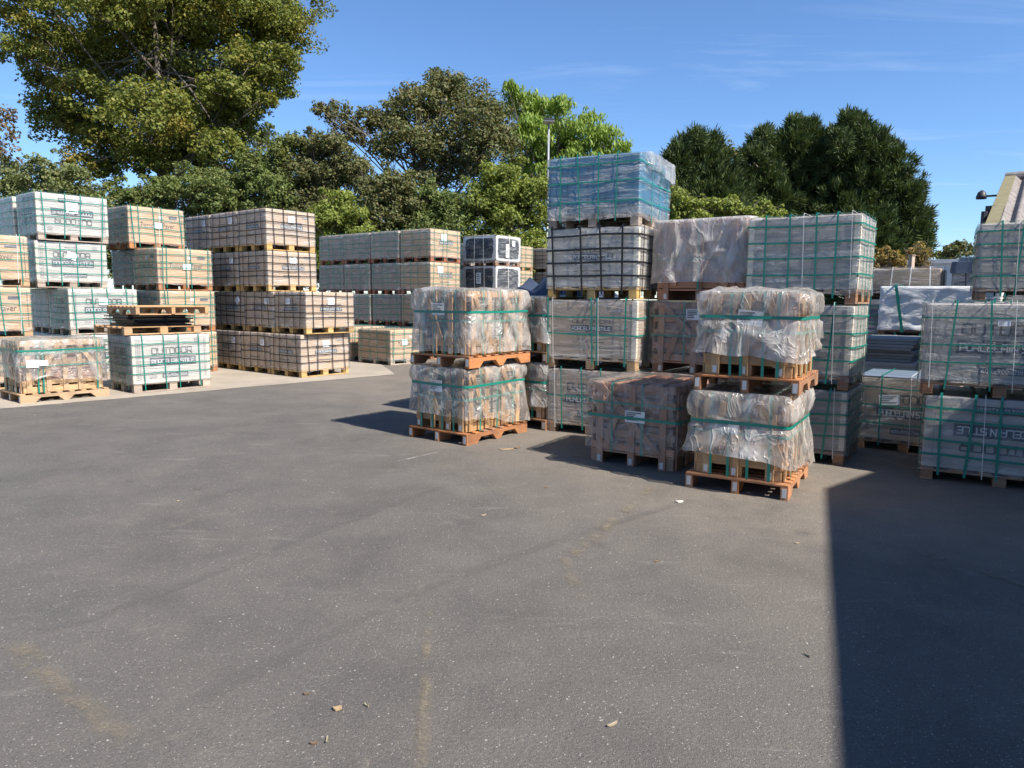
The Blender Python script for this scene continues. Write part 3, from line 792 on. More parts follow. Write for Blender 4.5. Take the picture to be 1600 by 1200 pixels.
# crate at the front left
stone_crate('low pine crate of stone in torn clear polythene at the concrete edge', (-7.19, 10.28), 51, 1.22, 0.92, 0.004, 0.93,
            wmat=W_TAN, cmat=W_TAN, smat=S_MAUVE, cinch=0.80, film=dict(zh=0.30, flare=0.05, bulge=0.02, hemn=0.10, top=0.035, tilt=(-0.05, 0)),
            uplan=dict(posts=(0.05, 0.30, 0.52, 0.72, 0.97), diag=((0.16, 0.1, 0.46, 0.95), (0.68, 0.95, 0.92, 0.35)), rails=(0.06, 0.5, 0.94)),
            straps_u=(0.18, 0.24, 0.92), hs=(0.45, 0.74))
f = Face(bpy.data.objects['stone_crate'], 'U', 1.22, 0.92, 0, 0.93)
f.label(0.10, 0.52, 0.16, 0.11, 0.03); f.label(0.27, 0.54, 0.11, 0.08, 0.03)
# cut-off pallet at the very edge of the picture
tile_pallet('low film-wrapped pallet on its own beside the front of the low pine crate', (-7.20, 7.85), 51, 1.2, 0.9, 0.0, 0.52, P_WHITE, W_GREY, STRAP_G, None, wrap=True, boards=True)
# white printed tile pallets: front column, and the column behind it
OUT = dict(body=P_WHITE, pal=W_GREY, strap=STRAP_G, prt=print_outdoor, boards=True, ph=0.13)
base = V2((-8.10, 13.05))
zs = [0.004, 0.86, 1.72, 2.58, 3.44]
g = 'white printed tile pallets in the tall stack'
tile_pallet('white tile pallet at the bottom of the tall white stack behind the pine crate', base, Y0, 1.2, 0.9, zs[0], zs[1], group=g, **OUT)
tile_pallet('white tile pallet second up in the tall white stack, print partly behind loose pallets', base, Y0, 1.2, 0.9, zs[1], zs[2], group=g, labels=(('U', 0.50, 0.42, 0.16, 0.12),), **OUT)
tile_pallet('white tile pallet third up in the tall white stack with a tilted paper label', V2((-8.66, 13.05)), Y0, 1.2, 0.9, zs[2], zs[3], group=g, labels=(('U', 0.50, 0.40, 0.17, 0.13, R(-18)),), **OUT)
tile_pallet('white printed tile pallet topmost in the tall white stack with its print upside down', V2((-8.59, 13.05)), Y0, 1.2, 0.9, zs[3], zs[4], group=g, flip=True, labels=(('U', 0.52, 0.14, 0.2, 0.19),), **OUT)
for i in range(4):
    p = (base if i < 2 else V2((-8.59, 13.05))) + V * (0.98 if i < 2 else 1.12)
    tile_pallet('film-wrapped grey tile pallet, %s, in the stack close behind the tall white stack' % ['bottom one', 'second up', 'third up', 'topmost'][i], p, Y0, 1.2, 0.9, zs[i], zs[i + 1],
                P_WHITE, W_GREY, STRAP_G, None, boards=True, group='grey tile pallets behind the white stack')
# tan paver pallets at the left edge
for i in range(3):
    tile_pallet(['tan paver pallet at the bottom of the stack behind the low pine crate', 'tan printed paver pallet midway in the three-high stack left of the white stack', 'tan printed paver pallet topping the three-high stack left of the white stack'][i],
                V2((-9.02, 11.34)), Y0, 1.2, 0.95, 0.004 + 0.86 * i if i else 0.004, 0.86 * (i + 1), P_TAN, W_PINE, STRAP_G, print_paver, group='tan printed paver pallets', strings=(('U', 0.86),))
# tan paver stack
PAV = dict(body=P_TAN, pal=W_ORANGE, strap=STRAP_G, prt=print_paver, us=(0.10, 0.17, 0.46, 0.60, 0.90))
n4 = V2((-6.97, 14.19)); zs = [0.004, 0.86, 1.70, 2.54, 3.40]; g = 'tan printed paver pallets in the four-high stack'
for i in range(3):
    tile_pallet(['tan printed paver pallet at the foot of the four-high tan stack behind the white pallet', 'tan printed paver pallet second up in the four-high tan stack, behind the loose empty pallets', 'tan printed paver pallet third up in the four-high tan stack, jutting towards the kraft stack'][i],
                n4 + (V2((-0.02, 0)) * i), Y0, 1.13, 1.0, zs[i], zs[i + 1], group=g, labels=(('U', 0.50, 0.28, 0.17, 0.11),), strings=(('U', 0.53),), **PAV)
    tile_pallet('film-wrapped tan tile pallet %s, close behind the four-high tan stack' % ['on the ground', 'second up', 'third up'][i], n4 + V * 1.06, Y0, 1.13, 1.0, zs[i], zs[i + 1], P_DULL, W_ORANGE, STRAP_G, None, group='tan tile pallets behind the four-high stack')
tile_pallet('tan printed paver pallet set back on top of the four-high tan stack', (-7.77, 14.62), Y0, 1.15, 1.0, zs[3], zs[4], group=g, labels=(('U', 0.50, 0.30, 0.17, 0.11),), strings=(('U', 0.53),), **PAV)
# white tile pallet at the front with empty pallets on it
tile_pallet('white printed tile pallet on a weathered grey pallet with two empty pallets on top', (-6.15, 11.45), 50, 1.28, 0.92, 0.004, 0.95, P_WHITE, W_GREY, STRAP_G, print_outdoor, boards=True, bottom='U', hem=0.0, ph=0.15, rough=1.6)
t = thing('empty_pallet', 'empty pale wooden block pallet lying directly on the white printed tile pallet', 'pallet', (-6.24, 11.43, 0.951), 51, 'empty pallets on the white tile pallet')
block_pallet(t, 1.28, 1.2, 0, W_PINE, 0.135)
t = thing('empty_pallet', 'empty wooden pallet with notched sides on top of the black plastic trays', 'pallet', (-6.02, 11.40, 1.292), 50, 'empty pallets on the white tile pallet')
stringer_pallet(t, 1.2, 1.15, 0, W_PINE, 0.13, 'V', False)
for i in range(5): piece(t, 'bottom_board', (1.2, 0.09, 0.014), (0.6, 0.06 + 0.26 * i, -0.0075), 'U', W_PINE)
t = thing('black_trays', 'pile of flat black plastic trays and sheets between two empty pallets', 'trays', (-6.2, 11.46, 1.087), 51)
zz = 0.0
for i in range(9):
    th = 0.021; a = random.uniform(-4, 4); l = random.uniform(0.85, 1.15); w = random.uniform(0.6, 1.0)
    o = piece(t, 'tray', (l, w, th - 0.0012), (0.62 + random.uniform(-0.06, 0.06), 0.58 + random.uniform(-0.1, 0.1), zz + th / 2), 'U', BLACKP, (0, 0, R(a))); zz += th
# kraft stack with black straps on yellow pallets
KR = dict(body=P_KRAFT, pal=W_YELLOW, strap=STRAP_K, prt=print_kraft, sw=0.017, ph=0.145)
n6 = V2((-4.14, 13.91)); zs = [0.004, 0.86, 1.70, 2.53, 3.37]
lev = ['bottom', 'second', 'third', 'top']
def col6(k): return ['sunlit end', 'second column from sunlit end', 'third column from sunlit end', 'rearmost column'][k]
for l in range(4):
    for k in range(4 if l < 2 else 3):
        p = n6 + V * 1.085 * k
        if l == 1: p = p + V2((0.12, 0))
        if l > 1: p = n6 + V * (1.12 + 1.085 * k) + V2((0.05, -0.02))
        L = [('U', 0.50, 0.44, 0.16, 0.13)] if k == 0 else [('V', 0.74, 0.44, 0.15, 0.13, R(38) if (l, k) == (1, 2) else 0)]
        if (l, k) == (1, 0): L.append(('V', 0.36, 0.44, 0.18, 0.12))
        tile_pallet('black-strapped kraft tile pallet, %s layer of the stepped stack, %s' % (lev[l], col6(k)), p, Y0, 1.17, 1.03, zs[l], zs[l + 1], labels=L, group='kraft tile pallets with black straps on yellow pallets', **KR)
# back row, four long and four high
n7 = V2((-2.12, 18.42)); zs = [0.0, 0.84, 1.68, 2.52, 3.36]
for l in range(4):
    for k in range(4):
        tile_pallet('brown-grey tile pallet in the long back row, %s layer, %s stack from its sunlit end' % (lev[l], ORD[k]), n7 + V * (1.15 * k) + V2((random.uniform(-.02, .02), random.uniform(-.02, .02))), Y0, 1.12, 1.10, zs[l], zs[l + 1],
                    P_DULL if k else P_TAN, W_RED, STRAP_G, print_kraft if k == 0 else None, pv=False, far=True, us=(0.1, 0.38, 0.55, 0.87), group='brown-grey tile pallets in the back row', sw=0.012,
                    labels=(('U', 0.24 + 0.13 * (l % 2), 0.4, 0.2, 0.18),) if k == 0 else ())
# low single pallets before the back row
tile_pallet('single low tan tile pallet in clear film standing alone before the back row', (-2.87, 16.7), Y0, 1.12, 1.16, 0.0, 0.84, P_TAN, W_GREY, STRAP_G, print_paver, pv=False, labels=(('U', 0.34, 0.32, 0.17, 0.14),), rough=1.8, hem=0.05)
p = V2((-2.87, 16.7)) + V * 1.5 + U * 0.05
tile_pallet('single low tan tile pallet tucked between the kraft stack and the lone pallet', p, Y0, 1.12, 1.05, 0.0, 0.86, P_TAN, W_GREY, STRAP_G, print_paver)
# dark slab packs, film with pale borders
n9 = V2((-0.48, 19.75)); zs = [0.0, 0.83, 1.66, 2.49, 3.33]
for l in range(4):
    dark = l >= 2
    t = tile_pallet(['grey film-wrapped pack at the bottom of the stack beside the back row', 'grey film-wrapped pack second up in the stack beside the back row', 'dark blue slab pack in white-edged film, under its twin beside the back row', 'dark blue slab pack in white-edged film with two labels, topping its stack'][l],
                n9, Y0, 1.1, 1.18, zs[l], zs[l + 1], P_DARKBLUE if dark else P_GREY, W_BROWN, STRING, None, far=True, hs=() if dark else (0.5,), us=(0.5,), vs_=(0.34, 0.62), hem=0.06, rough=2.2, group='slab packs beside the back row',
                labels=((('U', 0.42, 0.1, 0.13, 0.36), ('U', 0.7, 0.42, 0.13, 0.15)) if l == 3 else (('V', 0.5, 0.2, 0.17, 0.3),)) if dark else ())
    if dark:
        for sd_, W_ in (('U', 1.1), ('V', 1.18)):
            f = Face(t, sd_, 1.1, 1.18, 0.14, 0.816)
            H_ = 0.676; N_ = 60; V_, F_ = [], []; sd2 = random.random() * 30
            for q in range(N_):
                a_ = 2 * math.pi * q / N_; cx, cy = math.cos(a_), math.sin(a_); m_ = max(abs(cx), abs(cy)); ox, oy = cx / m_, cy / m_
                k_ = 0.86 + 0.05 * fbm(cx * 2.6 + sd2, cy * 2.6, 0.4) - 0.03 * (abs(cx * cy) * 2) ** 4
                V_ += [(W_ / 2 + ox * W_ / 2, H_ / 2 + oy * H_ / 2), (W_ / 2 + ox * W_ / 2 * k_, H_ / 2 + oy * H_ / 2 * (k_ - 0.02))]
            for q in range(N_): F_.append([2 * q, 2 * ((q + 1) % N_), 2 * ((q + 1) % N_) + 1, 2 * q + 1])
            f.flat('film_border', V_, F_, 0, 0, 0.010, FILM_W)
        obj('top_sheet', mesh('top_sheet', [(0.0, 0.0, 0.826), (1.1, 0, 0.826), (1.1, 1.18, 0.826), (0, 1.18, 0.826)], [[0, 1, 2, 3]]), FILM_W, t)
# far stacks seen over the others
def far_stack(N, what, body, strap, pal, top=3.4, lu=1.1, lv=1.15, n=4, prt=None):
    for l in range(n):
        tile_pallet('%s, %s layer' % (what, lev[4 - n + l] if n < 4 and l == n - 1 else lev[l]), N, Y0, lu, lv, top * l / n, top * (l + 1) / n, body, pal, strap, prt, far=True, group=what + 's')
far_stack((0.04, 25.13), 'tan tile pallet in the far stack behind the dark slab packs', P_TAN, STRAP_G, W_PINE, 3.44)
far_stack((1.72, 25.9), 'black-strapped kraft pallet in the farthest stack by the hedge', P_KRAFT, STRAP_K, W_BROWN, 3.44, lv=1.25)
far_stack((-1.4, 24.0), 'dull grey tile pallet in the far stack glimpsed beside the dark slab packs', P_DULL, STRAP_G, W_BROWN, 3.42)

# ------------------------------------------------------------------ middle and right stacks
CR = dict(wmat=W_ORANGE, cmat=W_PINE, smat=S_GREY, lab=(0.36, 0.66, 0.19, 0.13))
PB1 = dict(posts=(0.04, 0.34, 0.68, 0.95), diag=((0.24, 0.85, 0.5, 0.1),), rails=(0.05, 0.95))
stone_crate('stone crate on an orange pallet, lower of the two-high pair standing forward alone', (-0.487, 7.576), 53, 1.12, 0.88, 0.0, 0.845, cinch=0.70, vplan=PB1,
            film=dict(zh=0.24, flare=0.07, bulge=0.04, top=0.0, hemn=0.04, tilt=(-0.14, 0.03)), group='stone crates on orange pallets', **CR)
stone_crate('stone crate on an orange pallet, upper of the two-high pair standing forward alone', (-0.46, 7.576), 53, 1.12, 0.88, 0.845, 1.70, cinch=0.62, vplan=PB1,
            film=dict(zh=0.16, flare=0.05, bulge=0.05, top=0.05, hemn=0.03, tilt=(0, 0)), group='stone crates on orange pallets', **CR)
CR2 = dict(wmat=W_BROWN, cmat=W_PINE, smat=S_MAUVE)
stone_crate('dim stone crate at the foot of the pair squeezed behind the forward orange pair', (0.41, 8.53), 53, 1.1, 0.9, 0.0, 0.83, film=dict(zh=0.3, top=0.0), **CR2)
stone_crate('dim stone crate topping the pair squeezed behind the forward orange pair', (0.41, 8.53), 53, 1.1, 0.9, 0.83, 1.63, film=dict(zh=0.26, top=0.03), **CR2)
# tarpaulin covered load
t = thing('covered_load', 'load humped under a navy blue tarpaulin behind the stone crates', 'covered load', (0.91, 9.80, 0.0), 53)
block_pallet(t, 1.05, 1.25, 0, W_BROWN, 0.14)
obj('carton', body_mesh(1.05, 1.25, 0.14, 1.62, 3.0), P_GREY, t)
me = cover_mesh(1.05, 1.25, 1.64, 0.5, None, 3.3, 0.08, 0.04, 0.30, 0.05, 0.04)
obj('tarpaulin', me, NAVY, t)
# four-high stack with the blue load
n3 = V2((1.39, 8.02))
tile_pallet('beige film-wrapped tile pallet at the foot of the four-high stack topped by the blue load', n3, 60, 1.1, 1.1, 0.0, 0.78, P_DULL, W_TAN, STRAP_G, print_outdoor, vs_=(0.35, 0.55, 0.82), hs=(0.5,), rough=1.6, strings=(('V', 0.9),), hem=0.04)
tile_pallet('beige film-wrapped tile pallet with four green straps, second up under the black-strapped one', n3 + V2((0.0, 0)), 60, 1.1, 1.12, 0.78, 1.60, P_DULL, W_TAN, STRAP_G, print_kraft, boards=True, vs_=(0.1, 0.38, 0.48, 0.95), hs=(0.38, 0.66), us=(0.3, 0.7), rough=1.7, sw=0.018, strings=(('V', 0.40), ('V', 0.92)))
tile_pallet('grey-white tile pallet with broad black straps directly under the blue load', n3 + V2((0.0, 0.0)), 60, 1.12, 1.12, 1.60, 2.42, P_GREY, W_YELLOW, STRAP_K, print_kraft, boards=True, pu=False, vs_=(0.15, 0.42, 0.62, 0.9), hs=(0.2, 0.42, 0.63, 0.88), sw=0.022)
t = tile_pallet('pallet of bright blue packs in torn film topping the four-high stack', n3 + V2((0.0, 0.02)), 63, 1.2, 1.1, 2.42, 3.22, P_BLUE, W_GREY, STRAP_G, None, vs_=(0.22, 0.44, 0.66, 0.84), hs=(0.25, 0.55, 0.86), us=(0.3, 0.6, 0.85), rough=2.6, hem=0.02)
me = cover_mesh(0.95, 1.12, 0.85, 0.64, None, 9.0, 0.05, 0.05, 0.03, 0.08, 0.03)
obj('torn_film', me, FILM_L, t, (0.28, -0.02, -0.02))
obj('film_skirt', film_tight_mesh(1.2, 1.1, 0.14, 0.24, 4.0, 0.016, 0.06, 26, 5, 4.0), FILM_L, t)
# stone crates on legs
LEG = dict(base='leg', cmat=W_ROSE, smat=S_MAUVE)
PB4 = dict(posts=(0.08, 0.5, 0.9), diag=((0.12, 0.97, 0.82, 0.04), (0.32, 0.55, 0.2, 0.05)), rails=(0.06, 0.27, 0.5, 0.73, 0.95))
n4 = V2((2.44, 7.63))
stone_crate('stone crate on timber legs at the foot of the three-high crate stack', n4, 53, 1.0, 1.05, 0.0, 0.77, vplan=PB4, leg=0.13, cinch=None, film=dict(zh=0.12, flare=0.03, top=0.0), straps_v=(0.5,), **LEG)
stone_crate('stone crate on timber legs with a wide paper label, second of the three-high crate stack', n4, 53, 1.0, 1.05, 0.77, 1.59, fmat=FILM_CL, vplan=PB4, leg=0.13, cinch=None, film=dict(zh=0.12, flare=0.02, top=0.0, fold=0.3), straps_v=(0.60,), hs=(0.45, 0.78), lab=(0.42, 0.74, 0.21, 0.12), **LEG)
stone_crate('stone crate in a heavily folded cloudy sheet topping the three-high crate stack', n4 + V2((0.03, -0.02)), 53, 1.0, 1.05, 1.59, 2.49, vplan=PB4, leg=0.13, cinch=None, fmat=FILM_C, film=dict(zh=0.20, flare=0.12, bulge=0.05, hemn=0.02, top=0.02, fold=2.0), straps_v=(0.5,), **LEG)
stone_crate('single low stone crate on timber legs between the two forward crate pairs', (1.52, 6.46), 57, 1.0, 0.90, 0.0, 0.82, fmat=FILM_CL, vplan=PB4, leg=0.13, cinch=0.52, film=dict(zh=0.15, flare=0.03, bulge=0.02, hemn=0.02, top=0.045, tilt=(0, 0.02), fold=0.4), straps_v=(0.36, 0.72), straps_u=(0.5,), hs=(0.72,), lab=(0.44, 0.53, 0.2, 0.11), **LEG)
# two-high pair at the front
PB5 = dict(posts=(0.1, 0.46, 0.9), diag=((0.7, 0.95, 0.98, 0.1), (0.34, 0.9, 0.16, 0.1)), rails=(0.05, 0.3, 0.95))
C5 = dict(wmat=W_ORANGE, cmat=W_PINE, smat=S_MAUVE, vplan=PB5, group='stone crates in baggy polythene on pine pallets', slats_n=9, fmat=FILM_B)
stone_crate('stone crate in baggy polythene, lower of the pair nearest the building shadow', (2.22, 5.55), 59, 1.0, 0.84, 0.0, 0.85, cinch=0.60, straps_v=(0.14, 0.38, 0.6, 0.8), film=dict(zh=0.24, flare=0.08, bulge=0.05, top=0.0, hemn=0.04, tilt=(-0.14, 0.06), fold=1.6), lab=(0.28, 0.60, 0.19, 0.11, R(-8)), **C5)
stone_crate('stone crate in baggy polythene, upper of the pair nearest the building shadow', (2.26, 5.55), 59, 1.0, 0.84, 0.85, 1.68, cinch=0.66, straps_v=(0.16, 0.32, 0.56, 0.68), film=dict(zh=0.36, flare=0.08, bulge=0.05, top=0.06, hemn=0.05, tilt=(0.12, 0.0), fold=1.6), lab=(0.40, 0.66, 0.2, 0.12, R(-6)), **C5)
# three-high grey stack
G6 = dict(body=P_GREY, pal=W_BROWN, strap=STRAP_G, boards=True, sw=0.017)
n6 = V2((3.24, 6.80))
tile_pallet('grey film-wrapped slab pallet at the foot of the three-high grey stack', n6, 56, 0.9, 1.03, 0.0, 0.74, prt=None, vs_=(0.2, 0.45, 0.7, 0.9), rough=1.7, strings=(('V', 0.1),), hem=0.05, **G6)
tile_pallet('grey film-wrapped slab pallet midway in the three-high grey stack', n6 + V2((0.0, 0)), 56, 0.9, 1.03, 0.74, 1.57, prt=None, vs_=(0.2, 0.45, 0.7, 0.9), rough=1.7, strings=(('V', 0.15),), hem=0.06, **G6)
tile_pallet('grey film-wrapped slab pallet topping the three-high grey stack', n6 + V2((0.02, 0.0)), 56, 0.85, 1.03, 1.57, 2.43, prt=None, vs_=(0.18, 0.4, 0.62, 0.84), hs=(0.2, 0.44, 0.68, 0.88), rough=1.5, strings=(('V', 0.06), ('V', 0.48)), hem=0.05, **G6)
# grey pallets in the gap
B7 = dict(pal=W_BROWN, strap=STRAP_G)
L7 = V2((3.79, 7.73)); n7 = L7 - dv(145) * 0.95
t = tile_pallet('dark grey printed tile pallet with crooked label, low between the grey stacks', n7, 55, 0.93, 0.95, 0.0, 0.80, P_DULL, prt=print_outdoor, hs=(0.3, 0.6, 0.85), vs_=(0.0, 0.33, 0.72), rough=2.0, labels=(('V', 0.22, 0.38, 0.2, 0.11, R(5)),), strings=(('V', 0.45),), ph=0.12, **B7)
obj('top_sheet', mesh('top_sheet', [(0.0, 0.0, 0.7995), (0.93, 0, 0.7995), (0.93, 0.95, 0.7995), (0, 0.95, 0.7995)], [[0, 1, 2, 3]]), P_SLATE_SHADE, t)  # added blue-grey sheet; the building shadow on this top is put into its colour
t = thing('slab_pallet', 'pallet of uneven grey slabs with ragged edges behind the dark grey printed pallet', 'slab pallet', (4.86, 8.52, 0.0), 55)
block_pallet(t, 1.0, 0.66, 0, W_BROWN, 0.12)
obj('carton', body_mesh(1.0, 0.66, 0.12, 0.86, 8.0), P_GREY, t)
zz = 0.862
for i in range(8):
    th = 0.036; piece(t, 'slab', (0.94, 0.60, th - 0.002), (0.5 + random.uniform(-.03, .03), 0.33 + random.uniform(-.03, .03), zz + th / 2), 'U', S_GREY, (0, 0, R(random.uniform(-2.5, 2.5)))); zz += th
# right edge
tile_pallet('grey-white tile pallet with taut green straps on the ground under the large printed pallet', (4.76, 5.73), 59, 0.95, 1.2, 0.0, 0.78, P_GREY, W_BROWN, STRAP_G, print_outdoor, flip=True, vs_=(0.36, 0.56, 0.68, 0.86), hs=(0.16, 0.42, 0.66, 0.86), rough=1.0, sw=0.02, ph=0.12, hem=0.02, strings=(('V', 0.62),))
tile_pallet('large grey printed tile pallet in glossy film, upper of the shadowed pair', (4.72, 5.76), 59, 0.95, 1.2, 0.78, 1.60, P_GREY, W_BROWN, STRAP_G, print_outdoor, vs_=(0.1, 0.34, 0.58, 0.8), hs=(0.22, 0.5, 0.82), rough=2.0, ph=0.13, labels=(('V', 0.54, 0.49, 0.09, 0.05),), strings=(('V', 0.95), ('V', 0.44)))
L9 = V2((5.16, 8.0)); n9 = L9 - dv(149) * 1.2
for l in range(3):
    tile_pallet(['grey tile pallet on the ground at the foot of the stack below the shed roof', 'grey tile pallet second up in the stack below the shed roof', 'grey tile pallet with green straps topping the stack below the shed roof'][l], n9, 59, 0.95, 1.2, [0, .81, 1.62][l], [.81, 1.62, 2.47][l], P_GREY, W_BROWN, STRAP_G, None, vs_=(0.2, 0.45, 0.7, 0.86), hs=(0.2, 0.45, 0.66, 0.88), rough=1.6, sw=0.018, group='grey tile pallets below the shed roof', strings=(('V', 0.7),))
# jumble behind the gap
nb = V2((6.72, 9.85))
tile_pallet('grey wrapped pallet supporting the white bundle behind the slab pallet', nb, 55, 0.9, 1.5, 0.0, 1.12, P_GREY, W_BROWN, STRAP_G, None)
t = thing('white_bundle', 'long bundle in bright white film with two green straps behind the ragged slabs', 'bundle', (nb.x, nb.y, 1.12), 55)
block_pallet(t, 0.9, 1.5, 0, W_BROWN, 0.08, None)
obj('wrapped_body', film_tight_mesh(0.9, 1.5, 0.08, 0.70, 12.0, 0.0, 0.01, 30, 16, 5.0), FILM_W, t)
for q in (0.13, 0.82): strap_v(t, 0.9, 1.5, 0.03, 0.70, 'V', 1.5 * q, STRAP_G, 0.03, 0.04, 0.12)
nq = V2((6.61, 11.12))
far3 = dict(far=True, hem=0.05, rough=2.0)
tile_pallet('grey wrapped pallet at the foot of the stack under the tan film-wrapped pack', nq, 55, 0.9, 1.05, 0.0, 0.8, P_GREY, W_BROWN, STRAP_G, None, **far3)
tile_pallet('blue-grey wrapped pallet directly under the tan film-wrapped pack', nq, 55, 0.9, 1.05, 0.8, 1.64, P_SLATE_SHADE, W_BROWN, STRAP_G, None, **far3)
tile_pallet('tan film-wrapped pack in crumpled clear film beside the navy wrapped pack', nq, 55, 0.9, 1.05, 1.64, 2.13, P_BROWNB, W_BROWN, STRING, None, hs=(), **far3)
nq = V2((7.62, 10.42))
tile_pallet('grey wrapped pallet at the foot of the stack under the navy wrapped pack', nq, 55, 0.9, 1.05, 0.0, 0.8, P_GREY, W_BROWN, STRAP_G, None, **far3)
tile_pallet('grey wrapped pallet directly under the navy wrapped pack', nq, 55, 0.9, 1.05, 0.8, 1.72, P_GREY, W_BROWN, STRAP_G, None, **far3)
t = tile_pallet('navy wrapped pack beside the tan film-wrapped pack, beyond the white bundle', nq, 55, 0.9, 1.05, 1.72, 2.20, NAVY, W_BROWN, STRAP_K, None, hs=(), **far3)
obj('cover_sheet', cover_mesh(0.9, 1.05, 0.50, 0.34, None, 2.0, 0.03, 0.02, 0.0, 0.05, 0.035), NAVY, t, (0, 0, -0.012))
nr = V2((10.75, 15.0))
for l in range(3):
    tile_pallet('white film-wrapped pallet, %s layer of the far white stack beyond the navy pack' % ['bottom', 'middle', 'top'][l], nr, 55, 1.0, 1.25, 0.9 * l if l else 0.0, 0.9 * (l + 1) - (0.12 if l == 2 else 0), P_WHITE, W_GREY, STRING, None, far=True, hs=(), group='white pallets of the far stack')

# ------------------------------------------------------------------ buildings
def sheet_mat(name, c0, c1, sc=3):
    m = M(name); v = m.coords((1, 1, 1)); a = m.noise(v, sc, 6, 0.7); b = m.noise(v, sc * 9, 3)
    return m.done(m.pbsdf(m.mix(m.math('MULTIPLY', m.ramp(a, [(0.35, 0.0), (0.7, 1.0)]), m.mad(b, 0.8, 0.3), True), c0, c1), 0.9, m.bump(a, 0.3, 0.01), 0.2))
FIBRE = sheet_mat('fibre_cement', (0.27, 0.245, 0.23), (0.05, 0.036, 0.03), 6)
VERGE = sheet_mat('verge_board', (0.215, 0.19, 0.11), (0.13, 0.115, 0.07), 6)
CLAD = sheet_mat('cladding', (0.42, 0.43, 0.42), (0.30, 0.30, 0.29), 2)
DARKMET = plain('dark_metal', (0.03, 0.032, 0.035), 0.5)
PALE = sheet_mat('pale_panel', (0.62, 0.63, 0.62), (0.5, 0.5, 0.49), 2)
def corrugated(w, L, pitch, amp, th=0.012):
    """sheet w wide (x), L long (y), waves across x"""
    n = int(w / pitch * 8); V, F = [], []
    for j in range(2):
        for i in range(n + 1):
            x = w * i / n; V.append((x, L * j, amp * math.cos(2 * math.pi * x / pitch)))
    for i in range(n): F.append([i, i + 1, n + 2 + i, n + 1 + i])
    return mesh('corrugated_sheet', V, F, True)
# shed whose roof shows above the stacks
ridge = at(1568, 281, 16.0)
E, D = dv(-36), dv(-126)      # along the ridge (to the right), down the slope (towards the camera)
pit = 0.27; ln = 6.2; width = 12.0
t = thing('shed', 'low shed with mossy corrugated roof and yellow verge boards behind the right stacks', 'shed', (ridge.x, ridge.y, 0), -36)
# local axes: x along the ridge, y away from the camera, origin under the ridge end
zr = ridge.z; zl = zr - pit * ln
sl = math.hypot(ln, pit * ln); ang = math.atan(pit)
me = corrugated(1.05, sl / 3 + 0.06, 0.21, 0.045)
for i in range(8):
    for j in range(3):
        y = -ln + (ln / 3) * j
        obj('roof_sheet', me, FIBRE, t, (0.22 + 1.04 * i, y - 0.02, zl + (zr - zl) * j / 3 + 0.02 + 0.016 * (2 - j)), (ang, 0, 0))
wv, wf = [], []
V_ = [(0.08, -ln + 0.35, 0), (0.08, ln - 0.35, 0), (0.08, ln - 0.35, zl + 0.02), (0.08, 0, zr - 0.06), (0.08, -ln + 0.35, zl + 0.02)]
V_ += [(width, y, z) for x, y, z in V_]
obj('wall', mesh('wall', V_, [[0, 1, 2, 3, 4][::-1], [5, 6, 7, 8, 9], [0, 5, 6, 1], [1, 6, 7, 2], [0, 4, 9, 5]]), CLAD, t)
obj('rear_roof', mesh('rear_roof', [(0, 0, zr), (width, 0, zr), (width, ln, zl), (0, ln, zl)], [[0, 1, 2, 3]]), FIBRE, t)
for j in range(3):
    y0_, y1_ = -ln + ln / 3 * j, -ln + ln / 3 * (j + 1)
    o = piece(t, 'verge_board', (round(sl / 3 - 0.004, 2), 0.20, 0.03), (0.12, (y0_ + y1_) / 2, zl + (zr - zl) * (j + 0.5) / 3 + 0.075), 'V', VERGE)
    o.rotation_euler = (Matrix.Rotation(ang, 3, 'X') @ Matrix.Rotation(R(90), 3, 'Z')).to_euler()
for i in range(10):
    obj('ridge_tile', mesh('ridge_tile', *tube([(0, 0, 0), (0.30, 0, 0)], [0.10, 0.11], 10)), FIBRE, t, (0.02 + 0.3 * i, 0, zr + 0.05))
lamp = merge([tube([(0.1, 0, -0.02), (-0.26, 0, -0.02)], [0.02, 0.02], 6), tube([(-0.28, 0, -0.07), (-0.28, 0, -0.02), (-0.28, 0, 0.06), (-0.28, 0, 0.10)], [0.095, 0.095, 0.07, 0.02], 16)])
obj('wall_lamp', mesh('wall_lamp', *lamp, True), DARKMET, t, (0.0, -1.75, zr - 0.52))
obj('vent_cowl', mesh('vent_cowl', *merge([boxvf(-0.10, -0.08, -0.16, 0.05, 0.08, 0.04)])), DARKMET, t, (0.02, -3.9, zr - 1.02))
obj('down_pipe', mesh('down_pipe', *tube([(0, 0, 0.1), (0, 0, -1.6)], [0.045, 0.045], 8)), DARKMET, t, (-0.05, -4.7, zr - 1.25))
# warehouse beside the camera, whose gable throws the shadow over the yard
hz = 5.0; k = hz / math.tan(SUN_EL)
apex = Vector((2.74 + math.cos(SUN_AZ) * k, 5.92 + math.sin(SUN_AZ) * k, 0))
t = thing('warehouse', 'grey gabled warehouse whose shadow falls across the right of the yard', 'warehouse', apex, -36)
hw = 9.0; pz = 0.245; ez = hz - pz * hw; Lw = 22
V_ = [(0, -hw, 0), (0, hw, 0), (0, hw, ez), (0, 0, hz - 0.04), (0, -hw, ez)]; V_ += [(Lw, y, z) for x, y, z in V_]
obj('wall', mesh('wall', V_, [[4, 3, 2, 1, 0], [5, 6, 7, 8, 9], [0, 5, 9, 4], [1, 2, 7, 6], [0, 1, 6, 5]]), CLAD, t)
for s in (-1, 1):
    obj('roof', mesh('roof', [(-0.06, 0, hz), (Lw, 0, hz), (Lw, s * (hw + 0.2), hz - pz * (hw + 0.2)), (-0.06, s * (hw + 0.2), hz - pz * (hw + 0.2))], [[0, 1, 2, 3]]), FIBRE, t)
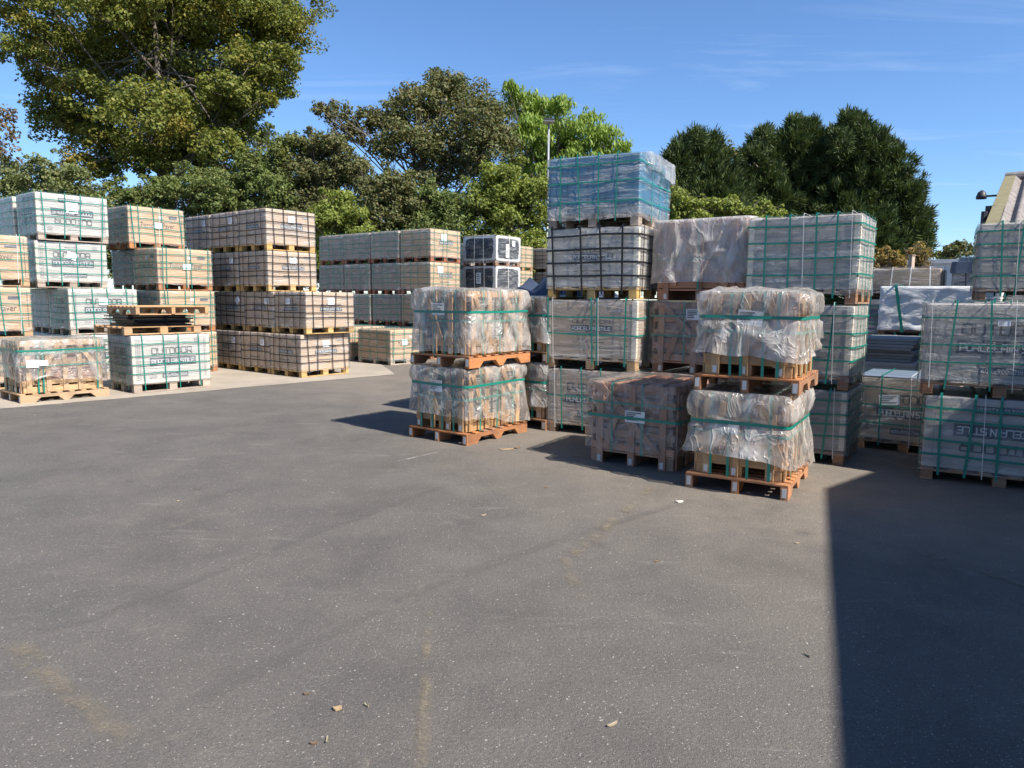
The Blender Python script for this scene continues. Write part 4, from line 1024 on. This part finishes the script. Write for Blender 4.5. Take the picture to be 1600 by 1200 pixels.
dmesh = mesh('door', *boxvf(-0.06, -1.8, 0, -0.01, 1.8, 3.2))
obj('door', dmesh, DARKMET, t, (0, -2.5, 0))
# far white storage unit
a = at(1396, 407, 27); t = thing('storage_unit', 'long white flat-roofed storage unit at the far end beyond the right stacks', 'container', (a.x, a.y, 0), -36)
obj('body', mesh('body', *boxvf(0, 0, 0, 9, 2.4, a.z - 0.14)), PALE, t)
obj('roof', mesh('roof', *boxvf(-0.08, -0.08, a.z - 0.14, 9.08, 2.48, a.z)), PALE, t)
for i in range(8): obj('rib', mesh('rib', *boxvf(0.5 + 1.1 * i, -0.03, 0.1, 0.56 + 1.1 * i, -0.001, a.z - 0.2)), PALE, t)
a = at(1425, 400, 19); t = thing('fence_post', 'weathered wooden fence post by the golden hedge', 'post', (a.x, a.y, 0), 20)
piece(t, 'post', (round(a.z, 2), 0.11, 0.11), (0, 0, a.z / 2), 'Z', W_GREY)
piece(t, 'cap', (0.14, 0.14, 0.03), (0, 0, a.z + 0.015), 'U', W_GREY)
# lamp post
GALV = plain('galvanised', (0.42, 0.44, 0.46), 0.45, 0.5, 0.15, 0.6)
a = at(857.5, 190, 28.0); t = thing('lamp_post', 'tall slim galvanised lamp post with flat head before the trees', 'lamp post', (a.x, a.y, 0), 0)
obj('pole', mesh('pole', *tube([(0, 0, 0), (0, 0, 1.2), (0, 0, 1.25), (0, 0, a.z - 0.05)], [0.09, 0.09, 0.055, 0.04], 10), True), GALV, t)
obj('base_plate', mesh('base_plate', *boxvf(-0.18, -0.18, -0.005, 0.18, 0.18, 0.02)), GALV, t)
V_, F_ = merge([boxvf(-0.20, -0.28, a.z - 0.02, 0.20, 0.28, a.z + 0.06), boxvf(-0.12, -0.2, a.z + 0.06, 0.12, 0.2, a.z + 0.10)])
h_ = obj('lamp_head', mesh('lamp_head', V_, F_), DARKMET, t)
obj('lens', mesh('lens', *boxvf(-0.2, -0.27, a.z - 0.04, 0.2, 0.27, a.z - 0.021)), PALE, h_)

# ------------------------------------------------------------------ vegetation
def leaf_mat(name, cols, trans=0.35, patch=None):
    m = M(name)
    r = m.n('ShaderNodeNewGeometry').outputs['Random Per Island']
    c = m.ramp(r, [((i + 0.5) / len(cols), q) for i, q in enumerate(cols)])
    if patch:
        v = m.n('ShaderNodeTexCoord').outputs['Object']
        n = m.noise(v, patch[1], 3, 0.6)
        c = m.mix(m.math('MULTIPLY', m.ramp(n, [(patch[2], 0.0), (patch[2] + 0.14, 1.0)]), 0.8), c, patch[0])
    d = m.pbsdf(c, 0.55, None, 0.2)
    tr = m.n('ShaderNodeBsdfTranslucent', {0: m.mix(1.0, c, (1.35, 1.35, 0.7), 'MULTIPLY')}).outputs[0]
    return m.done(m.n('ShaderNodeMixShader', {0: trans, 1: d, 2: tr}).outputs[0])
L_MAPLE = leaf_mat('maple_leaves', [(0.093, 0.121, 0.026), (0.155, 0.178, 0.037), (0.225, 0.217, 0.046), (0.124, 0.147, 0.031)], 0.3, ((0.24, 0.175, 0.03), 0.42, 0.55))
L_OLIVE = leaf_mat('olive_leaves', [(0.083, 0.105, 0.038), (0.128, 0.135, 0.053), (0.165, 0.143, 0.060), (0.105, 0.112, 0.045)], 0.25, ((0.14, 0.09, 0.04), 0.5, 0.60))
L_HEDGE = leaf_mat('hedge_leaves', [(0.087, 0.123, 0.036), (0.138, 0.174, 0.051), (0.189, 0.210, 0.072), (0.102, 0.131, 0.041)], 0.3, ((0.15, 0.15, 0.04), 0.35, 0.55))
L_PALE = leaf_mat('pale_leaves', [(0.125, 0.156, 0.056), (0.169, 0.194, 0.075), (0.200, 0.206, 0.088), (0.112, 0.138, 0.050)], 0.3)
L_WILLOW = leaf_mat('willow_leaves', [(0.165, 0.253, 0.050), (0.231, 0.319, 0.066), (0.275, 0.352, 0.083), (0.187, 0.264, 0.055)], 0.35)
L_LIME = leaf_mat('lime_leaves', [(0.156, 0.204, 0.042), (0.228, 0.264, 0.060), (0.264, 0.288, 0.072), (0.132, 0.168, 0.036)], 0.35)
L_GOLD = leaf_mat('golden_leaves', [(0.22, 0.17, 0.05), (0.30, 0.22, 0.07), (0.26, 0.15, 0.06), (0.17, 0.15, 0.04)], 0.3)
L_RED = leaf_mat('rusty_leaves', [(0.17, 0.10, 0.06), (0.13, 0.10, 0.05), (0.10, 0.10, 0.04), (0.2, 0.13, 0.08)], 0.3)
L_CONIF = leaf_mat('conifer_sprays', [(0.035, 0.059, 0.022), (0.058, 0.084, 0.029), (0.088, 0.112, 0.035), (0.045, 0.067, 0.024)], 0.15)
m = M('bark'); v = m.coords((4, 4, 0.8)); a = m.noise(v, 3, 5, 0.65)
BARK = m.done(m.pbsdf(m.mix(a, (0.075, 0.062, 0.048), (0.16, 0.14, 0.115)), 0.9, m.bump(a, 0.6, 0.03), 0.2))

def unit(n):
    v = rng.normal(size=(n, 3)); return v / np.linalg.norm(v, axis=1, keepdims=True)
def leaf_quads(P, Nrm, size, aspect=0.62, droop=None, jitter=0.8):
    n = len(P)
    d = Nrm + jitter * unit(n); d /= np.linalg.norm(d, axis=1, keepdims=True)
    a = np.cross(d, unit(n)) if droop is None else droop + 0.35 * unit(n)
    a = a - (a * d).sum(1, keepdims=True) * d
    a /= np.linalg.norm(a, axis=1, keepdims=True) + 1e-9; b = np.cross(d, a)
    s = size * rng.uniform(0.6, 1.3, (n, 1)); w = s * aspect
    return np.stack([P - a * s * 0.5, P - a * s * 0.02 + b * w * 0.5, P + a * s * 0.5, P - a * s * 0.02 - b * w * 0.5], axis=1)
def clump_points(c, rad, n, sub=14, squash=0.8):
    """points in leafy tufts spread over a lobe"""
    k = max(4, sub); u = unit(k); u[:, 2] = np.where(u[:, 2] < -0.45, -u[:, 2], u[:, 2])
    cen = np.array(c) + u * np.array([rad, rad, rad * squash]) * rng.uniform(0.45, 0.95, (k, 1))
    i = rng.integers(0, k, n); r2 = rad * rng.uniform(0.26, 0.42, (k, 1))[i] * (14 / max(14, k)) ** 0.28
    v = unit(n); q = rng.uniform(0.35, 1.0, (n, 1)) ** 0.5
    P = cen[i] + v * q * r2 * np.array([1, 1, 0.72])
    Nn = 0.7 * v + 0.3 * (P - np.array(c)) / rad + np.array([0, 0, 0.35])
    return P, Nn
def leafy(name, label, cat, base, lobes, depth, lsize, dens, mat, group=None, trunk=0.25, droop=False, limbs=True, thick=1.0, sub=14, fill=True, aspect=0.62):
    """lobes: (px, py, radius px, depth offset) in the photograph; turned into metric lobes with real depth"""
    t = thing(name, label, cat, (base[0], base[1], 0), 0, group)
    o = np.array([base[0], base[1], 0.0]); Q = []; br = []
    top = 0
    for i, (px, py, rp, dd) in enumerate(lobes):
        D = depth + dd; c = at(px, py, D); r = rp / FPX * D * 1.12
        top = max(top, c.z)
        copies = [(c, r)]
        if fill: copies.append((c + Vector((random.uniform(-0.3, 0.3) * r, r * random.uniform(0.9, 1.6), random.uniform(-0.2, 0.2) * r)), r * 0.95))
        for cc, rr in copies:
            n = int(dens * 4 * math.pi * rr * rr / (lsize * lsize * aspect * 0.5) * 0.55)
            P, Nn = clump_points(cc, rr, n, sub)
            Q.append(leaf_quads(P, Nn, lsize, aspect, np.array([0, 0, -1.0]) if droop else None))
            br.append((cc, rr))
    co = np.concatenate(Q) - o
    obj('crown', quads_mesh('crown', co), mat, t)
    parts = []
    fork = Vector((0, 0, max(0.4, top * 0.30)))
    parts.append(tube([(0, 0, -0.05), (0.02, 0, fork.z * 0.5), fork], [trunk * 1.25, trunk, trunk * 0.85], 9))
    lead = fork + Vector((random.uniform(-.3, .3), random.uniform(-.3, .3), (top - fork.z) * 0.75))
    parts.append(tube([fork, fork.lerp(lead, 0.5) + Vector((0.1, 0.1, 0)), lead], [trunk * 0.8, trunk * 0.5, trunk * 0.2], 7))
    if limbs:
        for c, rl in br:
            e = c - Vector(o); s = fork.lerp(lead, random.uniform(0, 0.8)); mid = s.lerp(e, 0.5) + Vector((random.uniform(-.3, .3), random.uniform(-.3, .3), random.uniform(0.0, 0.5)))
            rr = trunk * random.uniform(0.12, 0.22)
            parts.append(tube([s, s.lerp(mid, 0.6), mid, mid.lerp(e, 0.6), e], [rr, rr * 0.85, rr * 0.7, rr * 0.45, rr * 0.2], 5))
            for _ in range(3):
                e2 = e + Vector((random.uniform(-1, 1), random.uniform(-1, 1), random.uniform(-0.4, 0.9))) * min(0.9, rl * 0.8)
                parts.append(tube([mid.lerp(e, 0.4), mid.lerp(e2, 0.75), e2], [rr * 0.4, rr * 0.25, rr * 0.08], 4))
    obj('trunk', mesh('trunk', *merge(parts), True), BARK, t)
    return t

# big maple
def J(l, s): return [(x, y, r, random.uniform(-s, s)) for x, y, r in l]
b = at(262, 440, 31)
leafy('maple_tree', 'huge broad maple turning yellow at its tips, towering over the white stack', 'tree', (b.x, b.y), J([
    (55, 45, 55), (150, 15, 85), (270, 5, 95), (362, 10, 80), (425, 45, 42), (442, 92, 26), (25, 85, 32), (110, 95, 65), (215, 95, 85), (325, 100, 80), (388, 105, 44),
    (418, 156, 14), (372, 150, 34), (350, 150, 40), (345, 235, 42), (60, 130, 26), (130, 265, 34), (80, 168, 36), (140, 170, 62), (235, 190, 75), (330, 180, 62), (95, 205, 45), (160, 235, 52), (365, 200, 34), (285, 240, 50), (150, -60, 90), (260, -90, 100), (370, -70, 80), (55, -20, 60), (225, 255, 40)], 2.5),
    31, 0.14, 1.15, L_MAPLE, trunk=0.36, sub=60)
b = at(-30, 440, 27)
leafy('rusty_tree', 'thin rusty-leaved tree beside the left flank of the huge maple', 'tree', (b.x, b.y), J([(0, 180, 20), (5, 215, 24), (-30, 190, 40), (10, 245, 22), (-25, 250, 40)], 0.8), 27, 0.14, 0.45, L_RED, trunk=0.12, fill=False)
# shrubs of the boundary, left to right
def shrub(name, label, lobes, depth, mat, ls=0.11, dens=0.8, bx=None, trunk=0.06):
    x = bx if bx is not None else sum(l[0] for l in lobes) / len(lobes)
    b = at(x, 470, depth); lo = []
    for (px, py, r) in lobes:
        for _ in range(3):
            a = random.uniform(0, 6.28); lo.append((px + math.cos(a) * r * 0.6, py + math.sin(a) * r * 0.45, r * random.uniform(0.4, 0.62), random.uniform(-0.9, 0.9)))
        a = random.uniform(-0.8, 0.8); lo.append((px + r * a, py - r * random.uniform(0.7, 1.0), r * random.uniform(0.15, 0.25), random.uniform(-0.5, 0.5)))
        lo.append((px, py + r * 0.3, r * 0.8, random.uniform(-0.6, 0.6)))
        yy = py + r * 1.2
        while yy < 440: lo.append((px + random.uniform(-10, 10), yy, r * 0.95, random.uniform(-0.6, 0.6))); yy += r * 1.15
    return leafy(name, label, 'shrub', (b.x, b.y), lo, depth, ls, dens, mat, 'shrubs along the back boundary', trunk, sub=26, fill=True)
shrub('boundary_shrub', 'pale green shrub at the left end of the boundary, under the rusty tree', [(10, 275, 38), (60, 268, 34), (105, 285, 34), (150, 305, 26)], 26.5, L_PALE)
shrub('boundary_shrub', 'green shrub with yellow patches growing under the huge maple', [(185, 305, 32), (225, 300, 32), (265, 292, 36), (310, 290, 36)], 27.5, L_HEDGE)
shrub('boundary_shrub', 'tall green shrub right of the maple trunk, behind the kraft stack', [(350, 275, 40), (395, 250, 38), (435, 222, 32), (420, 275, 46), (360, 305, 40)], 28, L_HEDGE)
shrub('boundary_shrub', 'dark green shrub between the maple and the brown-tinted tree', [(475, 230, 34), (510, 240, 38), (475, 280, 44), (545, 252, 34)], 28.6, L_OLIVE)
shrub('boundary_shrub', 'yellow-green bush low behind the sunlit end of the kraft stack', [(520, 325, 36), (560, 335, 32), (500, 345, 28)], 26.5, L_LIME, 0.10)
shrub('boundary_shrub', 'brownish green shrub at the foot of the brown-tinted tree', [(600, 305, 40), (640, 315, 42), (580, 290, 30), (625, 280, 30)], 27.5, L_OLIVE)
shrub('boundary_shrub', 'dense green shrub above the back row of tile pallets', [(685, 315, 42), (720, 310, 38), (660, 340, 34)], 27.5, L_HEDGE)
shrub('boundary_shrub', 'light green shrub left of the lamp post', [(760, 290, 42), (800, 290, 42), (780, 325, 44), (830, 310, 32), (845, 285, 24)], 27.5, L_LIME)
shrub('boundary_shrub', 'green shrub right of the lamp post behind the blue load', [(880, 300, 34), (920, 310, 36), (960, 320, 30), (1000, 330, 30)], 29.0, L_HEDGE)
b = at(655, 440, 32)
leafy('brown_tinted_tree', 'round olive and brown tree with pale bare limbs, middle of the boundary', 'tree', (b.x, b.y), J([
    (690, 160, 48), (650, 175, 46), (735, 165, 46), (700, 135, 26), (755, 185, 40), (605, 190, 34), (570, 190, 24), (525, 178, 24), (500, 170, 14), (545, 215, 26), (640, 225, 52), (705, 225, 52), (755, 235, 44), (785, 215, 28), (680, 112, 10), (600, 235, 26), (680, 270, 44), (745, 275, 40)], 1.6),
    32, 0.14, 0.85, L_OLIVE, trunk=0.28, sub=32)
b = at(868, 440, 36)
leafy('willow_tree', 'bright yellow-green willow behind the lamp post', 'tree', (b.x, b.y), J([(797, 140, 16), (815, 165, 30), (855, 180, 40), (880, 165, 18), (905, 205, 38), (945, 225, 34), (970, 240, 18), (825, 215, 36), (870, 235, 42), (915, 255, 36), (955, 265, 28), (820, 265, 34), (860, 285, 36)], 1.6),
      36, 0.28, 1.1, L_WILLOW, trunk=0.3, droop=True, sub=34, aspect=0.26)
shrub('boundary_shrub', 'bright green privet hedge run before the dark conifers', [(1062, 315, 20), (1090, 320, 20), (1118, 325, 17), (1145, 320, 18), (1172, 330, 15), (1195, 326, 17), (1215, 334, 14), (1050, 295, 18)], 22, L_LIME, 0.09, 1.3)
shrub('boundary_shrub', 'golden-leaved hedge left of the wooden fence post', [(1360, 402, 14), (1385, 400, 15), (1405, 402, 12), (1345, 412, 14)], 20, L_GOLD, 0.08, 1.1)
shrub('boundary_shrub', 'straggly rust-gold bush right behind the wooden fence post', [(1428, 390, 9), (1440, 384, 8), (1434, 398, 10)], 20.5, L_GOLD, 0.08, 0.5)
b = at(1500, 450, 45)
leafy('far_tree', 'small dark tree far off left of the shed roof', 'tree', (b.x, b.y), J([(1502, 385, 13), (1488, 392, 10), (1515, 393, 13), (1475, 399, 8), (1530, 395, 12), (1500, 402, 14)], 0.8), 45, 0.24, 0.8, L_OLIVE, trunk=0.15)
b = at(1465, 450, 48)
leafy('far_tree', 'low green tree top far off between the conifers and the small dark tree', 'tree', (b.x, b.y), J([(1455, 402, 8), (1470, 400, 8), (1440, 404, 8), (1480, 406, 8)], 0.6), 48, 0.24, 0.8, L_HEDGE, trunk=0.12)

def conifer(label, lobes, depth):
    px = sum(l[0] for l in lobes) / len(lobes); b = at(px, 470, depth)
    t = thing('conifer_tree', label, 'tree', (b.x, b.y, 0), 0, 'dark conifers on the right')
    o = np.array([b.x, b.y, 0.0]); Q = []; parts = []
    Ht = max(at(l[0], l[1], depth).z for l in lobes); lo = []
    for x, y, r in lobes:
        lo.append((x, y, r, 0.0))
    for x, y, r in [l for l in lobes if l[1] > 270]:
        lo.append((x + random.uniform(-8, 8), y + r * 1.2, r * 1.05, 0.0))
    for x, y, r_, dd in lo:
        for back in (0, 1):
            D = depth + random.uniform(-0.8, 0.8); c = at(x, y, D); r = r_ / FPX * D * 1.05
            if back: c = c + Vector((0, r * random.uniform(0.7, 1.2), 0))
            k = int(26 + 34 * r); u = unit(k); cen = np.array(c) + u * np.array([r, r, r * 1.1]) * rng.uniform(0.6, 1.0, (k, 1))
            m_ = int(2600 * r * r + 500); i = rng.integers(0, k, m_); out = u[i]
            d = out * rng.uniform(0.35, 1.0, (m_, 1)) + np.array([0, 0, 1.0]) * rng.uniform(0.0, 0.8, (m_, 1)) + 0.45 * unit(m_)
            d /= np.linalg.norm(d, axis=1, keepdims=True)
            P = cen[i] + 0.30 * unit(m_) * rng.uniform(0.1, 1, (m_, 1))
            s = rng.uniform(0.15, 0.42, (m_, 1)); side = np.cross(d, unit(m_)); side /= np.linalg.norm(side, axis=1, keepdims=True); w = s * 0.085
            Q.append(np.stack([P, P + d * s * 0.4 + side * w, P + d * s, P + d * s * 0.4 - side * w], 1))
            e = c - Vector(o); parts.append(tube([(0, 0, max(0.3, e.z - 1.0)), tuple(Vector((e.x * 0.5, e.y * 0.5, e.z - 0.4))), tuple(e)], [0.07, 0.045, 0.01], 4))
    obj('crown', quads_mesh('crown', np.concatenate(Q) - o), L_CONIF, t)
    parts.append(tube([(0, 0, -0.05), (0, 0, Ht * 0.5), (0, 0, Ht * 0.9)], [0.28, 0.17, 0.03], 8))
    obj('trunk', mesh('trunk', *merge(parts), True), BARK, t)
    return t
conifer('dark conifer at the left end of the row, beside the blue load', [(1088, 216, 10), (1075, 238, 22), (1108, 232, 20), (1058, 255, 20), (1090, 268, 42), (1128, 275, 30), (1058, 300, 32), (1108, 315, 48), (1148, 310, 28)], 38)
conifer('dark conifer second in the row from the blue load', [(1196, 210, 8), (1190, 228, 18), (1176, 252, 22), (1206, 252, 24), (1190, 290, 38), (1172, 322, 34), (1215, 320, 34)], 39)
conifer('dark conifer third in the row, close against the tallest one', [(1243, 192, 7), (1268, 196, 6), (1250, 208, 15), (1236, 226, 22), (1266, 220, 20), (1284, 238, 20), (1250, 256, 38), (1286, 266, 28), (1250, 302, 44), (1290, 312, 40), (1240, 342, 38)], 40)
conifer('tallest and widest dark conifer at the right end of the row', [(1326, 186, 8), (1340, 192, 11), (1334, 212, 24), (1312, 222, 14), (1365, 228, 22), (1345, 250, 40), (1318, 262, 34), (1392, 236, 14), (1390, 268, 34), (1345, 308, 56), (1412, 300, 30), (1310, 332, 44), (1375, 350, 56), (1424, 340, 26), (1432, 366, 20), (1335, 380, 48)], 38)
b = at(1135, 440, 42)
leafy('bare_topped_tree', 'thin olive tree showing between the first two conifers', 'tree', (b.x, b.y), J([(1130, 235, 20), (1148, 245, 18), (1118, 245, 16), (1138, 265, 22)], 0.6), 42, 0.18, 0.5, L_OLIVE, trunk=0.12)

# ------------------------------------------------------------------ small things on the ground
CHIP = plain('chip_wood', (0.36, 0.25, 0.14), 0.8); DRY = plain('dry_leaf', (0.16, 0.11, 0.07), 0.8); STRAW = plain('straw', (0.30, 0.25, 0.17), 0.8)
def chip(x, y, l, w, rot, label, mat, name='wood_chip', cat='chip'):
    V_, F_ = [], []; pts = [(-.5, -.1), (-.3, -.5), (.1, -.42), (.42, -.5), (.5, .05), (.25, .5), (-.2, .38), (-.45, .45)]
    for zz in (0.001, 0.008):
        for a_, b_ in pts: V_.append((a_ * l, b_ * w, zz + (0.006 * a_ * a_ * 4)))
    n_ = len(pts); F_ = [list(range(n_))[::-1], list(range(n_, 2 * n_))] + [[i, (i + 1) % n_, n_ + (i + 1) % n_, n_ + i] for i in range(n_)]
    return tag(obj(name, mesh(name, V_, F_), mat, None, (x, y, 0.0), (0, 0, rot)), label, cat)
chip(-0.05, 7.42, 0.16, 0.035, 0.3, 'pale splinter of wood on the asphalt before the forward orange pair', CHIP)
chip(0.06, 7.50, 0.09, 0.05, 1.1, 'small brown wood chip beside the pale splinter', DRY)
chip(1.34, 5.50, 0.06, 0.035, 0.2, 'cream paper scrap on the asphalt before the pine-pallet pair', P_BOARD, 'paper_scrap', 'scrap')
chip(-0.67, 2.60, 0.034, 0.026, 0.5, 'crushed tan leaf lying between the two asphalt seams and the foreground', CHIP, 'dry_leaf', 'leaf')
for i, (x, y) in enumerate([(-0.70, 2.38), (-0.66, 2.40), (0.39, 2.51), (-0.82, 2.70), (-0.56, 2.62), (1.35, 3.05), (0.9, 4.2), (1.9, 4.55), (-0.2, 5.1), (0.3, 5.9), (2.75, 3.4), (-2.6, 5.4)]):
    tag(chip(x, y, random.uniform(0.025, 0.05), random.uniform(0.004, 0.009), random.uniform(0, 6), 'short straw-coloured wood sliver scattered on the asphalt', STRAW if i % 3 else DRY, 'wood_sliver', 'sliver'), group='wood slivers on the asphalt')
# loose grit
def grit():
    n = 2600; V_, F_ = [], []
    for i in range(n):
        y = 1.9 + 7 * random.random() ** 1.7; x = random.uniform(-0.78, 0.78) * y
        if random.random() < 0.25: x, y = 2.6 + random.gauss(0, 0.25), 3.55 + random.gauss(0, 0.12)
        s = random.uniform(0.0015, 0.0045) * (1 if random.random() < 0.93 else 2.0); k = len(V_)
        V_ += [(x - s, y, 0.0), (x + s * 0.5, y - s, 0.0), (x + s * 0.6, y + s, 0.0), (x, y, s * 1.1)]
        F_ += [[k, k + 1, k + 3], [k + 1, k + 2, k + 3], [k + 2, k, k + 3]]
    g_ = plain('grit_stone', (0.22, 0.20, 0.18), 0.9, 0.2, 0.4)
    tag(obj('loose_grit', mesh('loose_grit', V_, F_), g_), 'fine loose grit sprinkled over the asphalt', 'grit', kind='stuff')
grit()
